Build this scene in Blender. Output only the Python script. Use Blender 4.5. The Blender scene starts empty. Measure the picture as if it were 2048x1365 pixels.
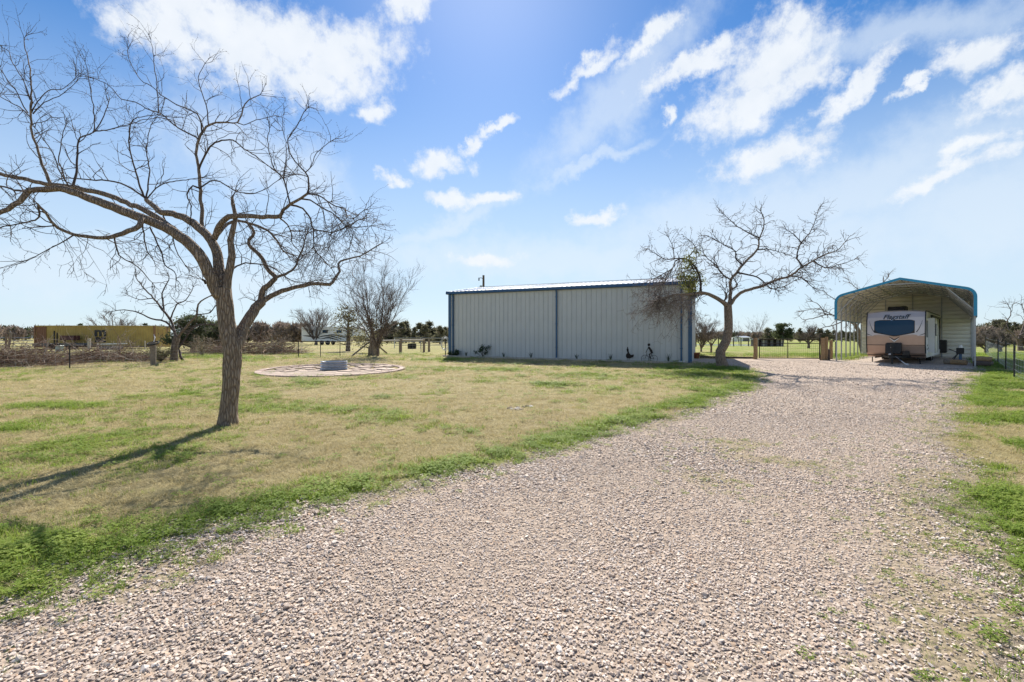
import bpy, bmesh, math, random
import numpy as np
from mathutils import Vector, Matrix
R_ = random.Random(7)
rng = np.random.default_rng(11)
rad = math.radians
# ------------------------------------------------------------------ camera, sky, sun, exposure
F, CX, HY, HC = 910.0, 1024.0, 676.0, 1.6          # focal length in px, image centre, horizon row, eye height
SC = bpy.context.scene
C = SC.collection
cam_d = bpy.data.cameras.new('camera'); cam_d.sensor_width = 36.0; cam_d.lens = F * 36.0 / 2048.0
cam_d.shift_y = -6.5 / 2048.0; cam_d.clip_start = 0.05; cam_d.clip_end = 6000
cam = bpy.data.objects.new('camera', cam_d); C.objects.link(cam)
cam.location = (0, 0, HC); cam.rotation_euler = (rad(90), 0, 0); SC.camera = cam
SUN_EL, SUN_AZ = 41.0, -3.0                        # degrees; azimuth from +Y towards +X
world = bpy.data.worlds.new('World'); SC.world = world; world.use_nodes = True
SKY_STRENGTH = 0.065; EXPOSURE = 0.8
def build_world():
    nt = world.node_tree; N = nt.nodes; L = nt.links; N.clear()
    out = N.new('ShaderNodeOutputWorld'); bg = N.new('ShaderNodeBackground')
    sky = N.new('ShaderNodeTexSky'); sky.sky_type = 'NISHITA'; sky.sun_disc = False
    sky.sun_elevation = rad(SUN_EL); sky.sun_rotation = rad(SUN_AZ)
    sky.air_density = 1.0; sky.dust_density = 0.25; sky.ozone_density = 2.2; sky.altitude = 200
    bg.inputs['Strength'].default_value = SKY_STRENGTH
    tc = N.new('ShaderNodeTexCoord')
    def M(op, a, b=None, c=None):
        n = N.new('ShaderNodeMath'); n.operation = op
        for i, v in enumerate((a, b, c)):
            if v is None: continue
            if isinstance(v, (int, float)): n.inputs[i].default_value = v
            else: L.new(v, n.inputs[i])
        return n.outputs[0]
    sep = N.new('ShaderNodeSeparateXYZ'); L.new(tc.outputs['Generated'], sep.inputs[0])
    az = M('MULTIPLY', M('ARCTAN2', sep.outputs[0], sep.outputs[1]), 57.2958)
    el = M('MULTIPLY', M('ARCSINE', sep.outputs[2]), 57.2958)
    cmb = N.new('ShaderNodeCombineXYZ'); L.new(az, cmb.inputs[0]); L.new(el, cmb.inputs[1])
    # puffy warp of the sky coordinates
    def noise(vec, scale, detail, rough=0.6, off=0.0):
        n = N.new('ShaderNodeTexNoise'); n.inputs['Scale'].default_value = scale
        n.inputs['Detail'].default_value = detail; n.inputs['Roughness'].default_value = rough
        if off:
            a = N.new('ShaderNodeVectorMath'); a.operation = 'ADD'; a.inputs[1].default_value = (off, off * .7, off * .3); L.new(vec, a.inputs[0]); vec = a.outputs[0]
        L.new(vec, n.inputs['Vector']); return n
    w = noise(cmb.outputs[0], 0.16, 7, .62)
    ws = N.new('ShaderNodeVectorMath'); ws.operation = 'SUBTRACT'; L.new(w.outputs['Color'], ws.inputs[0]); ws.inputs[1].default_value = (.5, .5, .5)
    wm = N.new('ShaderNodeVectorMath'); wm.operation = 'MULTIPLY'; L.new(ws.outputs[0], wm.inputs[0]); wm.inputs[1].default_value = (10, 7, 0)
    wa = N.new('ShaderNodeVectorMath'); wa.operation = 'ADD'; L.new(cmb.outputs[0], wa.inputs[0]); L.new(wm.outputs[0], wa.inputs[1])
    def ang(px, py):
        dx, dz = (px - CX) / F, (HY - py) / F
        return math.degrees(math.atan(dx)), math.degrees(math.atan2(dz, math.sqrt(1 + dx * dx)))
    def field(blobs):
        cur = None
        for (px, py, rx, ry, rot) in blobs:
            a0, e0 = ang(px, py)
            sx = (ang(px + rx, py)[0] - ang(px - rx, py)[0]) / 2; sy = (ang(px, py - ry)[1] - ang(px, py + ry)[1]) / 2
            mp = N.new('ShaderNodeMapping'); mp.vector_type = 'TEXTURE'
            mp.inputs['Location'].default_value = (a0, e0, 0); mp.inputs['Rotation'].default_value = (0, 0, rad(rot)); mp.inputs['Scale'].default_value = (sx, sy, 1)
            L.new(wa.outputs[0], mp.inputs['Vector'])
            ln = N.new('ShaderNodeVectorMath'); ln.operation = 'LENGTH'; L.new(mp.outputs[0], ln.inputs[0])
            cur = ln.outputs['Value'] if cur is None else M('MINIMUM', cur, ln.outputs['Value'])
        return cur
    crisp = [(430, 40, 150, 50, 0), (560, 85, 190, 60, 0), (700, 105, 100, 45, 12), (620, 160, 90, 40, 0), (480, 100, 150, 60, 0), (660, 140, 110, 48, 0), (340, 70, 110, 55, 0), (820, 15, 55, 30, 25), (745, 218, 30, 26, 0),
             (885, 322, 44, 22, 0), (785, 345, 30, 13, 0), (945, 285, 26, 14, 30), (995, 263, 30, 12, 20), (905, 395, 42, 16, -8), (980, 392, 46, 15, 10), (1190, 428, 36, 14, 0), (965, 522, 60, 13, 4),
             (1180, 128, 66, 20, 28), (1300, 78, 56, 22, 30), (1390, 128, 105, 24, 14), (1545, 125, 115, 78, 20), (1500, 215, 120, 48, 14), (1590, 60, 46, 42, 35), (1610, 160, 62, 36, 20), (1690, 195, 105, 24, 33),
             (1345, 228, 20, 14, 0), (1540, 318, 95, 32, 6), (1950, 112, 90, 32, 6), (1985, 190, 85, 30, 12), (1940, 292, 46, 18, 10), (1890, 348, 110, 16, 14), (1810, 185, 40, 12, 20)]
    thin = [(480, 290, 165, 85, -10), (600, 340, 90, 70, -30), (1250, 180, 230, 60, 35), (1750, 360, 330, 70, 18), (1500, 430, 420, 70, 6), (1950, 420, 260, 110, 0), (1500, 500, 420, 80, 4), (900, 450, 140, 20, 22), (1180, 320, 120, 14, 18), (300, 560, 500, 50, 0), (1100, 520, 500, 45, 0), (1800, 70, 300, 50, -8)]
    fine = noise(cmb.outputs[0], 0.55, 9, .66, 31.0)
    def dens(f, lo, hi, amp):
        v = M('ADD', f, M('MULTIPLY', M('SUBTRACT', fine.outputs['Fac'], .5), amp))
        r = N.new('ShaderNodeMapRange'); r.interpolation_type = 'SMOOTHSTEP'; r.inputs['From Min'].default_value = hi; r.inputs['From Max'].default_value = lo
        L.new(v, r.inputs['Value']); return r.outputs[0]
    d1 = dens(field(crisp), .35, 1.55, 2.1)
    d2 = dens(field(thin), .2, 1.5, .9)
    # the same broken cloud goes on round the rest of the sky
    gen = noise(wa.outputs[0], 0.055, 6, .6, 12.0)
    g = N.new('ShaderNodeMapRange'); g.interpolation_type = 'SMOOTHSTEP'; g.inputs['From Min'].default_value = .52; g.inputs['From Max'].default_value = .66; L.new(gen.outputs['Fac'], g.inputs['Value'])
    out_m = M('MAXIMUM', M('MULTIPLY', M('SUBTRACT', M('ABSOLUTE', az), 50.0), .12), M('MULTIPLY', M('SUBTRACT', el, 37.0), .15))
    cl = N.new('ShaderNodeClamp'); L.new(out_m, cl.inputs[0])
    d3 = M('MULTIPLY', g.outputs[0], cl.outputs[0])
    # soft white veil low over the land
    vr = N.new('ShaderNodeMapRange'); vr.interpolation_type = 'SMOOTHSTEP'; vr.inputs['From Min'].default_value = 33; vr.inputs['From Max'].default_value = 5; L.new(el, vr.inputs['Value'])
    dA = M('MAXIMUM', M('MULTIPLY', d1, .93), d3)
    dB = M('MULTIPLY', d2, .55)
    hsv = N.new('ShaderNodeHueSaturation'); hsv.inputs['Saturation'].default_value = 1.25; hsv.inputs['Value'].default_value = 1.1; tint = N.new('ShaderNodeMix'); tint.data_type = 'RGBA'; tint.blend_type = 'MULTIPLY'; tint.inputs['Factor'].default_value = 1; L.new(sky.outputs[0], tint.inputs[6]); tint.inputs[7].default_value = (.86, .95, 1.06, 1); L.new(tint.outputs[2], hsv.inputs['Color'])
    def mix(fac, a, b):
        m = N.new('ShaderNodeMix'); m.data_type = 'RGBA'; L.new(fac, m.inputs['Factor'])
        for s, v in (('A', a), ('B', b)):
            i = [x for x in m.inputs if x.name == s and x.type == 'RGBA'][0]
            if isinstance(v, tuple): i.default_value = v
            else: L.new(v, i)
        return [o for o in m.outputs if o.type == 'RGBA'][0]
    k = 2 ** -EXPOSURE / SKY_STRENGTH
    c0 = mix(M('MULTIPLY', vr.outputs[0], .8), hsv.outputs[0], (.70 * k, .84 * k, .96 * k, 1))
    c1 = mix(dB, c0, (.80 * k, .90 * k, 1.0 * k, 1))
    sh = noise(cmb.outputs[0], 0.3, 4, .5, 55.0)
    cloudcol = mix(sh.outputs['Fac'], (1.02 * k, 1.04 * k, 1.06 * k, 1), (.80 * k, .87 * k, .95 * k, 1))
    c2 = mix(dA, c1, cloudcol)
    L.new(c2, bg.inputs['Color']); L.new(bg.outputs[0], out.inputs[0])
build_world()
sun_d = bpy.data.lights.new('sun', 'SUN'); sun_d.energy = 5.0; sun_d.angle = rad(.53); sun_d.color = (1.0, .94, .85)
sun = bpy.data.objects.new('sun', sun_d); C.objects.link(sun)
_d = Vector((-math.sin(rad(SUN_AZ)) * math.cos(rad(SUN_EL)), -math.cos(rad(SUN_AZ)) * math.cos(rad(SUN_EL)), -math.sin(rad(SUN_EL))))
sun.rotation_euler = _d.to_track_quat('-Z', 'Y').to_euler(); sun.location = (0, 30, 40)
vs = SC.view_settings; vs.view_transform = 'Standard'; vs.look = 'None'; vs.exposure = EXPOSURE; vs.gamma = 1.0; vs.use_curve_mapping = False

# ------------------------------------------------------------------ noise and the lie of the land
def _hash(i, j, s):
    h = (i.astype(np.int64) * 374761393 + j.astype(np.int64) * 668265263 + s * 974711) & 0x7fffffff
    h = ((h ^ (h >> 13)) * 1274126177) & 0x7fffffff
    return ((h ^ (h >> 16)) & 0xffff) / 65535.0
def vnoise(x, y, s=0):
    x = np.asarray(x, float); y = np.asarray(y, float)
    i = np.floor(x); j = np.floor(y); u = x - i; v = y - j
    u = u * u * (3 - 2 * u); v = v * v * (3 - 2 * v)
    a = _hash(i, j, s); b = _hash(i + 1, j, s); c = _hash(i, j + 1, s); d = _hash(i + 1, j + 1, s)
    return (a * (1 - u) + b * u) * (1 - v) + (c * (1 - u) + d * u) * v
def fbm(x, y, s=0, o=4):
    t = 0; a = .5; n = 0
    for k in range(o):
        t = t + a * vnoise(np.asarray(x) * 2 ** k + 17.3 * k, np.asarray(y) * 2 ** k - 9.1 * k, s + k); n += a; a *= .5
    return t / n
def sstep(a, b, x):
    t = np.clip((np.asarray(x, float) - a) / (b - a), 0, 1); return t * t * (3 - 2 * t)
def G(x, y):
    """ground height"""
    return .40 * sstep(9, 38, y) + .035 * (fbm(np.asarray(x) * .35, np.asarray(y) * .35, 3, 3) - .5)
def g1(x, y): return float(G(np.array([x]), np.array([y]))[0])
def P(px, py, z): return Vector(((px - CX) / F * z, z, HC + (HY - py) / F * z))
def GP(px, py):
    """where the ray through a pixel meets the ground"""
    z = 20.0
    for _ in range(30):
        z = (HC - g1((px - CX) / F * z, z)) * F / (py - HY)
    return Vector(((px - CX) / F * z, z, g1((px - CX) / F * z, z)))
# drive edges as x(y)
XL = np.array([(-60, -60), (-14, -3), (-6, 0), (-3.5, 1.6), (-2.67, 2.37), (-2.34, 2.95), (-1.78, 4.0), (-.69, 5.04), (.95, 6.4), (3.7, 9.4), (7.9, 14.4), (9.6, 17.0), (10.5, 19), (11.2, 21), (11.0, 23.5), (10.3, 26), (10.3, 30)], float)
XR = np.array([(3.5, -60), (2.7, -2), (2.1, 2.0), (2.6, 2.6), (3.25, 3.45), (4.65, 5.1), (7.9, 8.4), (11.2, 11.5), (15, 15.2), (18.6, 18.4), (20.9, 20.4), (21.6, 22), (19.5, 25), (19.2, 28), (19.2, 30)], float)
def xl(y): return np.interp(y, XL[:, 1], XL[:, 0])
def xr(y): return np.interp(y, XR[:, 1], XR[:, 0])
Y_END = 28.3
def edge_noise(x, y): return .38 * (fbm(np.asarray(x) * 1.1, np.asarray(y) * 1.1, 21, 5) - .5) * 2
def driveness(x, y):
    """signed metres inside the gravel drive (roughly perpendicular)"""
    w = edge_noise(x, y)
    return np.minimum(np.minimum((x - xl(y)) * .68, (xr(y) - x) * .72), Y_END - y) + w
def greenness(x, y):
    x = np.asarray(x, float); y = np.asarray(y, float)
    e = (xl(y) - x) * .68
    n1 = fbm(x * .9, y * .9, 40, 4); n2 = fbm(x * .28 + 5, y * .28, 50, 3)
    side = np.exp(-((e - .38) / .62) ** 2) * (e > -.6) * sstep(-3, 1.5, y) * (1 - sstep(15.5, 17.5, y)) * sstep(.26, .52, n1 + .09)
    clover = np.exp(-(((x + 4.0) / 1.5) ** 2 + ((y - 3.3) / .55) ** 2)) * 1.2
    e2 = (x - xr(y)) * .72
    right = sstep(-.5, .7, e2) * sstep(.38, .6, n1 + .1 * sstep(8, 16, y)) * .95
    tree2 = np.exp(-(((x - 9.2) / 2.6) ** 2 + ((y - 20.5) / 3.4) ** 2)) * sstep(.25, .5, n1) * 1.1
    shed = np.exp(-(((x - 3.5) / 6.0) ** 2 + ((y - 22) / 2.5) ** 2)) * .55 * sstep(.3, .65, n1)
    patch = (.04 + .42 * sstep(.46, .8, n1 * .6 + n2 * .5)) * (e > 0)
    spots = np.zeros_like(x)
    for (px, py, r_) in ((85, 812, .55), (20, 857, .5), (380, 790, .35), (170, 815, .4), (400, 715, 1.2), (250, 722, .9), (480, 716, 1.2), (1110, 770, .7), (1000, 740, 1.0), (880, 720, 1.4)):
        q = GP(px, py); spots = spots + .8 * np.exp(-(((x - q.x) / (r_ * 1.5)) ** 2 + ((y - q.y) / r_) ** 2))
    far = .4 * sstep(26, 36, y) * sstep(.35, .6, n2 + .1)
    field = .5 * sstep(9, 12, x) * sstep(29, 31, y) * (1 - sstep(44, 60, y))
    return np.clip(np.maximum.reduce([side, clover, right, tree2, shed, patch, spots, far, field]), 0, 1)

# ------------------------------------------------------------------ materials
MATS = {}
class NT:
    def __init__(s, m):
        m.use_nodes = True; s.nt = m.node_tree; s.N = s.nt.nodes; s.L = s.nt.links; s.p = s.N['Principled BSDF']; s.out = s.N['Material Output']
    def link(s, a, b): s.L.new(a, b)
    def coord(s, kind='Object'): return s.N.new('ShaderNodeTexCoord').outputs[kind]
    def mapping(s, vec, scale=(1, 1, 1), loc=(0, 0, 0)):
        m = s.N.new('ShaderNodeMapping'); m.inputs['Scale'].default_value = scale; m.inputs['Location'].default_value = loc; s.link(vec, m.inputs['Vector']); return m.outputs[0]
    def noise(s, vec, scale, detail=5, rough=.6):
        n = s.N.new('ShaderNodeTexNoise'); n.inputs['Scale'].default_value = scale; n.inputs['Detail'].default_value = detail; n.inputs['Roughness'].default_value = rough
        s.link(vec, n.inputs['Vector']); return n.outputs['Fac']
    def voronoi(s, vec, scale, feature='F1', out='Distance'):
        n = s.N.new('ShaderNodeTexVoronoi'); n.feature = feature; n.inputs['Scale'].default_value = scale; s.link(vec, n.inputs['Vector']); return n.outputs[out]
    def ramp(s, fac, stops):
        r = s.N.new('ShaderNodeValToRGB'); e = r.color_ramp.elements
        while len(e) < len(stops): e.new(.5)
        for k, (p, c) in enumerate(stops): e[k].position = p; e[k].color = (c[0], c[1], c[2], 1) if not isinstance(c, (int, float)) else (c, c, c, 1)
        s.link(fac, r.inputs[0]); return r.outputs[0]
    def rng(s, v, a, b, c=0, d=1):
        r = s.N.new('ShaderNodeMapRange')
        for n_, val in zip(('From Min', 'From Max', 'To Min', 'To Max'), (a, b, c, d)): r.inputs[n_].default_value = val
        s.link(v, r.inputs['Value']); return r.outputs[0]
    def math(s, op, a, b):
        n = s.N.new('ShaderNodeMath'); n.operation = op
        for i, v in enumerate((a, b)):
            if isinstance(v, (int, float)): n.inputs[i].default_value = v
            else: s.link(v, n.inputs[i])
        return n.outputs[0]
    def mix(s, fac, a, b, mode='MIX'):
        m = s.N.new('ShaderNodeMix'); m.data_type = 'RGBA'; m.blend_type = mode
        if isinstance(fac, (int, float)): m.inputs['Factor'].default_value = fac
        else: s.link(fac, m.inputs['Factor'])
        for nm, v in (('A', a), ('B', b)):
            i = [x for x in m.inputs if x.name == nm and x.type == 'RGBA'][0]
            if isinstance(v, tuple): i.default_value = (v[0], v[1], v[2], 1)
            else: s.link(v, i)
        return [o for o in m.outputs if o.type == 'RGBA'][0]
    def attr(s, name, typ='GEOMETRY', out='Fac'):
        a = s.N.new('ShaderNodeAttribute'); a.attribute_name = name; a.attribute_type = typ; return a.outputs[out]
    def bump(s, h, strength=.5, dist=.02):
        b = s.N.new('ShaderNodeBump'); b.inputs['Strength'].default_value = strength; b.inputs['Distance'].default_value = dist
        s.link(h, b.inputs['Height']); s.link(b.outputs[0], s.p.inputs['Normal'])
    def base(s, c):
        if isinstance(c, tuple): s.p.inputs['Base Color'].default_value = (c[0], c[1], c[2], 1)
        else: s.link(c, s.p.inputs['Base Color'])
def mat(name, color, rough=.7, metal=0.0, var=.25, scale=6.0, bump=0.0, bscale=40.0, dirt=None, spec=.4):
    """procedural paint / wood / metal: colour mottled by two noises, optional dirt and relief"""
    m = bpy.data.materials.new(name); t = NT(m); v = t.coord()
    n = t.noise(v, scale, 6, .65)
    lo = tuple(c * (1 - var) for c in color); hi = tuple(min(1, c * (1 + var * .8)) for c in color)
    col = t.ramp(n, [(.3, lo), (.7, hi)])
    if dirt:
        n2 = t.noise(t.mapping(v, (1, 1, .35)), scale * .6, 7, .7)
        col = t.mix(t.rng(n2, .52, .72), col, dirt)
    t.base(col); t.p.inputs['Roughness'].default_value = rough; t.p.inputs['Metallic'].default_value = metal; t.p.inputs['Specular IOR Level'].default_value = spec
    if bump: t.bump(t.noise(v, bscale, 5), bump, .01)
    MATS[name] = m; return m
mat('blue_trim', (.035, .095, .19), .35, .2, .15, 3)
mat('panel_grey', (.52, .53, .52), .42, .1, .06, 1.2, dirt=(.46, .465, .45))
mat('roof_metal', (.62, .63, .64), .3, .75, .1, 2)
mat('galv', (.45, .47, .5), .38, .8, .2, 9)
mat('galv_tube', (.40, .41, .42), .5, .4, .15, 8)
mat('cream_panel', (.80, .77, .69), .45, .1, .06, 1.5)
mat('sky_trim', (.03, .28, .48), .4, .1, .1, 3)
mat('cap_silver', (.58, .52, .50), .3, .35, .06, 2)
mat('cap_bronze', (.45, .32, .25), .3, .35, .08, 2)
mat('rv_side', (.70, .69, .66), .35, .0, .05, 2)
mat('black_plastic', (.012, .012, .013), .4, 0, .2, 20)
mat('dark_metal', (.03, .03, .032), .5, .4, .3, 14)
mat('rubber', (.018, .018, .018), .85, 0, .3, 30)
mat('white_paint', (.78, .78, .76), .4, 0, .06, 4)
mat('chrome', (.7, .7, .72), .15, 1, .05, 4)
mat('dark_red', (.10, .035, .03), .55, .1, .4, 5)
mat('old_wood', (.23, .185, .145), .85, 0, .35, 14, .5, 60, dirt=(.13, .105, .085))
mat('tan_wood', (.33, .22, .12), .85, 0, .35, 14, .4, 60)
mat('rail_wood', (.42, .38, .32), .85, 0, .3, 14, .4, 60)
mat('brush', (.19, .12, .08), .9, 0, .6, 2.5)
mat('brush_pale', (.36, .30, .25), .9, 0, .4, 3)
mat('rust_steel', (.03, .022, .018), .8, .3, .5, 18)
mat('concrete', (.46, .42, .37), .85, 0, .2, 9, .3, 80)
mat('terracotta', (.36, .14, .07), .8, 0, .25, 9)
mat('pole_wood', (.10, .075, .06), .9, 0, .3, 10)
mat('coop_wood', (.14, .13, .125), .8, 0, .4, 5)
mat('grey_box', (.33, .37, .36), .6, .1, .1, 6)
mat('flagstone', (.47, .36, .28), .85, 0, .35, 3.5, .4, 40)
mat('paver', (.52, .39, .32), .85, 0, .18, 6, .3, 50)
mat('white_rock', (.72, .71, .68), .8, 0, .15, 10, .3, 40)
mat('dirt_clod', (.34, .27, .21), .95, 0, .4, 9, .5, 30)
mat('cord', (.015, .015, .016), .6, 0, .1, 5)
mat('ash', (.10, .09, .08), .95, 0, .5, 12, .4, 40)
def glass_mat():
    m = bpy.data.materials.new('dark_glass'); t = NT(m); t.base((.014, .05, .10)); t.p.inputs['Roughness'].default_value = .22; t.p.inputs['Specular IOR Level'].default_value = .25; MATS['dark_glass'] = m
glass_mat()
def bark_mat(name, c1, c2, sc=1.0):
    m = bpy.data.materials.new(name); t = NT(m); v = t.coord()
    vm = t.mapping(v, (16 * sc, 16 * sc, 3.0 * sc))
    vo = t.voronoi(vm, 1.6, 'DISTANCE_TO_EDGE'); n = t.noise(v, 14 * sc, 8, .7); n2 = t.noise(vm, 2.5, 6, .7)
    h = t.math('ADD', t.rng(vo, 0, .35), t.math('MULTIPLY', n2, .8))
    col = t.ramp(h, [(.2, tuple(c * .45 for c in c1)), (.6, c1), (1.0, c2)])
    col = t.mix(t.rng(n, .45, .75, 0, .5), col, tuple(c * .7 for c in c2))
    t.base(col); t.p.inputs['Roughness'].default_value = .9; t.p.inputs['Specular IOR Level'].default_value = .2; t.bump(h, 1.0, .03); MATS[name] = m
bark_mat('bark', (.21, .155, .115), (.38, .30, .235))
bark_mat('bark_far', (.14, .105, .085), (.25, .20, .165), .6)
mat('twig', (.075, .055, .048), .85, 0, .4, 2)
mat('twig_far', (.15, .115, .10), .9, 0, .35, .8)
mat('twig_pale', (.20, .165, .145), .9, 0, .3, .8)
def leaf_mat(name, c, trans=.35, var=.45):
    m = bpy.data.materials.new(name); t = NT(m)
    a = t.attr('tone'); n = t.noise(t.coord(), 1.3, 4)
    k = t.math('ADD', t.math('MULTIPLY', a, .7), t.math('MULTIPLY', n, .5))
    col = t.ramp(k, [(.15, tuple(x * (1 - var) for x in c)), (.6, c), (1.0, tuple(min(1, x * (1 + var * 1.4)) for x in c))])
    t.base(col); t.p.inputs['Roughness'].default_value = .75; t.p.inputs['Specular IOR Level'].default_value = .2
    tr = t.N.new('ShaderNodeBsdfTranslucent'); t.link(col, tr.inputs['Color']); mx = t.N.new('ShaderNodeMixShader'); mx.inputs[0].default_value = trans
    t.link(t.p.outputs[0], mx.inputs[1]); t.link(tr.outputs[0], mx.inputs[2]); t.link(mx.outputs[0], t.out.inputs['Surface']); MATS[name] = m
leaf_mat('cedar_leaf', (.085, .10, .05), .38)
leaf_mat('cedar_brown', (.17, .16, .085), .4)
leaf_mat('wood_brown', (.235, .185, .15), .25)
leaf_mat('wood_green', (.085, .095, .055), .2)
leaf_mat('mistletoe', (.19, .20, .05), .45)
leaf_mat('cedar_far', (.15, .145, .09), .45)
leaf_mat('garden_leaf', (.05, .09, .03), .3)
leaf_mat('shrub_dry', (.17, .135, .09), .3)
def grass_mat(name, stops, trans=.4):
    m = bpy.data.materials.new(name); t = NT(m)
    col = t.ramp(t.attr('tone', 'INSTANCER'), stops)
    col = t.mix(t.rng(t.noise(t.coord(), 60, 2), .3, .7, 0, .3), col, stops[-1][1])
    t.base(col); t.p.inputs['Roughness'].default_value = .7; t.p.inputs['Specular IOR Level'].default_value = .25
    tr = t.N.new('ShaderNodeBsdfTranslucent'); t.link(col, tr.inputs['Color']); mx = t.N.new('ShaderNodeMixShader'); mx.inputs[0].default_value = trans
    t.link(t.p.outputs[0], mx.inputs[1]); t.link(tr.outputs[0], mx.inputs[2]); t.link(mx.outputs[0], t.out.inputs['Surface']); MATS[name] = m
DRY = [(0, (.31, .25, .10)), (.5, (.50, .42, .205)), (1, (.70, .61, .37))]
GRN = [(0, (.13, .215, .022)), (.5, (.21, .32, .038)), (1, (.38, .42, .10))]
grass_mat('grass_dry', DRY, .35); grass_mat('grass_green', GRN, .45)
def stone_mat():
    m = bpy.data.materials.new('gravel_stone'); t = NT(m)
    a = t.attr('tone', 'INSTANCER')
    col = t.ramp(a, [(0, (.18, .165, .15)), (.04, (.30, .26, .23)), (.11, (.49, .39, .315)), (.5, (.62, .50, .405)), (.8, (.72, .61, .51)), (.93, (.78, .70, .62)), (.98, (.62, .42, .28)), (1, (.55, .35, .21))])
    n = t.noise(t.coord(), 60, 5, .7); col = t.mix(t.rng(n, .35, .75, 0, .45), col, (.42, .34, .27))
    t.base(col); t.p.inputs['Roughness'].default_value = .85; t.p.inputs['Specular IOR Level'].default_value = .3; t.bump(n, .4, .004); MATS['gravel_stone'] = m
stone_mat()
def gravel_mat(name, tint=(1, 1, 1)):
    m = bpy.data.materials.new(name); t = NT(m); v = t.coord()
    vc = t.N.new('ShaderNodeTexVoronoi'); vc.inputs['Scale'].default_value = 26; vc.inputs['Randomness'].default_value = 1; t.link(v, vc.inputs['Vector'])
    sp = t.N.new('ShaderNodeSeparateColor'); t.link(vc.outputs['Color'], sp.inputs[0])
    q = lambda c: tuple(a * b for a, b in zip(c, tint))
    col = t.ramp(sp.outputs[0], [(0, q((.20, .172, .148))), (.12, q((.35, .28, .222))), (.5, q((.465, .37, .295))), (.85, q((.565, .47, .39))), (1, q((.43, .295, .2)))])
    big = t.noise(v, .55, 6, .6)
    col = t.mix(t.rng(big, .42, .70, 0, .4), col, q((.36, .285, .228)))
    fine = t.noise(v, 90, 4, .7)
    col = t.mix(t.rng(fine, .35, .7, 0, .3), col, q((.29, .235, .185)))
    gr = t.attr('grassy'); gn = t.noise(v, 22, 6, .7)
    col = t.mix(t.rng(t.math('ADD', gr, t.math('MULTIPLY', gn, .8)), .85, 1.15, 0, .8), col, (.24, .20, .09))
    col = t.mix(t.math('MULTIPLY', t.attr('bed'), .5), col, q((.30, .235, .18)))
    t.base(col); t.p.inputs['Roughness'].default_value = .95; t.p.inputs['Specular IOR Level'].default_value = .2
    h = t.math('SUBTRACT', 1.0, t.rng(vc.outputs['Distance'], 0, .75)); h = t.math('ADD', h, t.math('MULTIPLY', fine, .35)); t.bump(h, .8, .015); MATS[name] = m
gravel_mat('gravel'); gravel_mat('gravel_pale', (1.0, 1.03, 1.08))
def ground_mat():
    m = bpy.data.materials.new('ground'); t = NT(m); v = t.coord()
    g_ = t.attr('green'); n1 = t.noise(v, 1.4, 8, .68); n2 = t.noise(v, 18, 8, .75); n3 = t.noise(t.mapping(v, (60, 25, 40)), 1.0, 5, .7); big = t.noise(v, .16, 5, .55)
    dry = t.ramp(n2, [(.25, (.22, .165, .08)), (.5, (.37, .30, .15)), (.75, (.50, .42, .24))])
    dry = t.mix(t.rng(n1, .35, .7, 0, .65), dry, (.33, .30, .11))
    dry = t.mix(t.rng(big, .45, .65, 0, .35), dry, (.36, .27, .17))
    grn = t.ramp(n2, [(.25, (.12, .17, .022)), (.55, (.21, .28, .04)), (.8, (.32, .35, .08))])
    k = t.math('ADD', g_, t.math('MULTIPLY', t.math('SUBTRACT', n2, .5), .9))
    col = t.mix(t.rng(k, .1, .95), dry, grn)
    col = t.mix(t.rng(n3, .35, .8, 0, .5), col, (.44, .37, .24))
    gv = t.attr('gravelly'); gc = t.ramp(t.voronoi(v, 30, 'F1', 'Color'), [(.1, (.24, .19, .15)), (.5, (.42, .34, .27)), (.9, (.56, .47, .39))]); col = t.mix(t.rng(t.math('ADD', gv, t.math('MULTIPLY', t.noise(v, 7, 7, .75), .9)), .85, 1.25, 0, .9), col, gc)
    t.base(col); t.p.inputs['Roughness'].default_value = 1; t.p.inputs['Specular IOR Level'].default_value = .1
    t.bump(t.math('ADD', n2, n3), .9, .05); MATS['ground'] = m
ground_mat()
def container_mat():
    m = bpy.data.materials.new('container_yellow'); t = NT(m); v = t.coord()
    n = t.noise(v, 1.2, 6); col = t.ramp(n, [(.3, (.36, .235, .05)), (.7, (.50, .345, .085))])
    st = t.noise(t.mapping(v, (2.2, 2.2, .18)), 1.5, 7, .75)
    a = t.attr('rusty'); k = t.math('ADD', t.math('MULTIPLY', a, .3), st)
    col = t.mix(t.rng(k, .60, .75), col, (.20, .085, .035))
    t.base(col); t.p.inputs['Roughness'].default_value = .6; MATS['container_yellow'] = m
container_mat()

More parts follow.
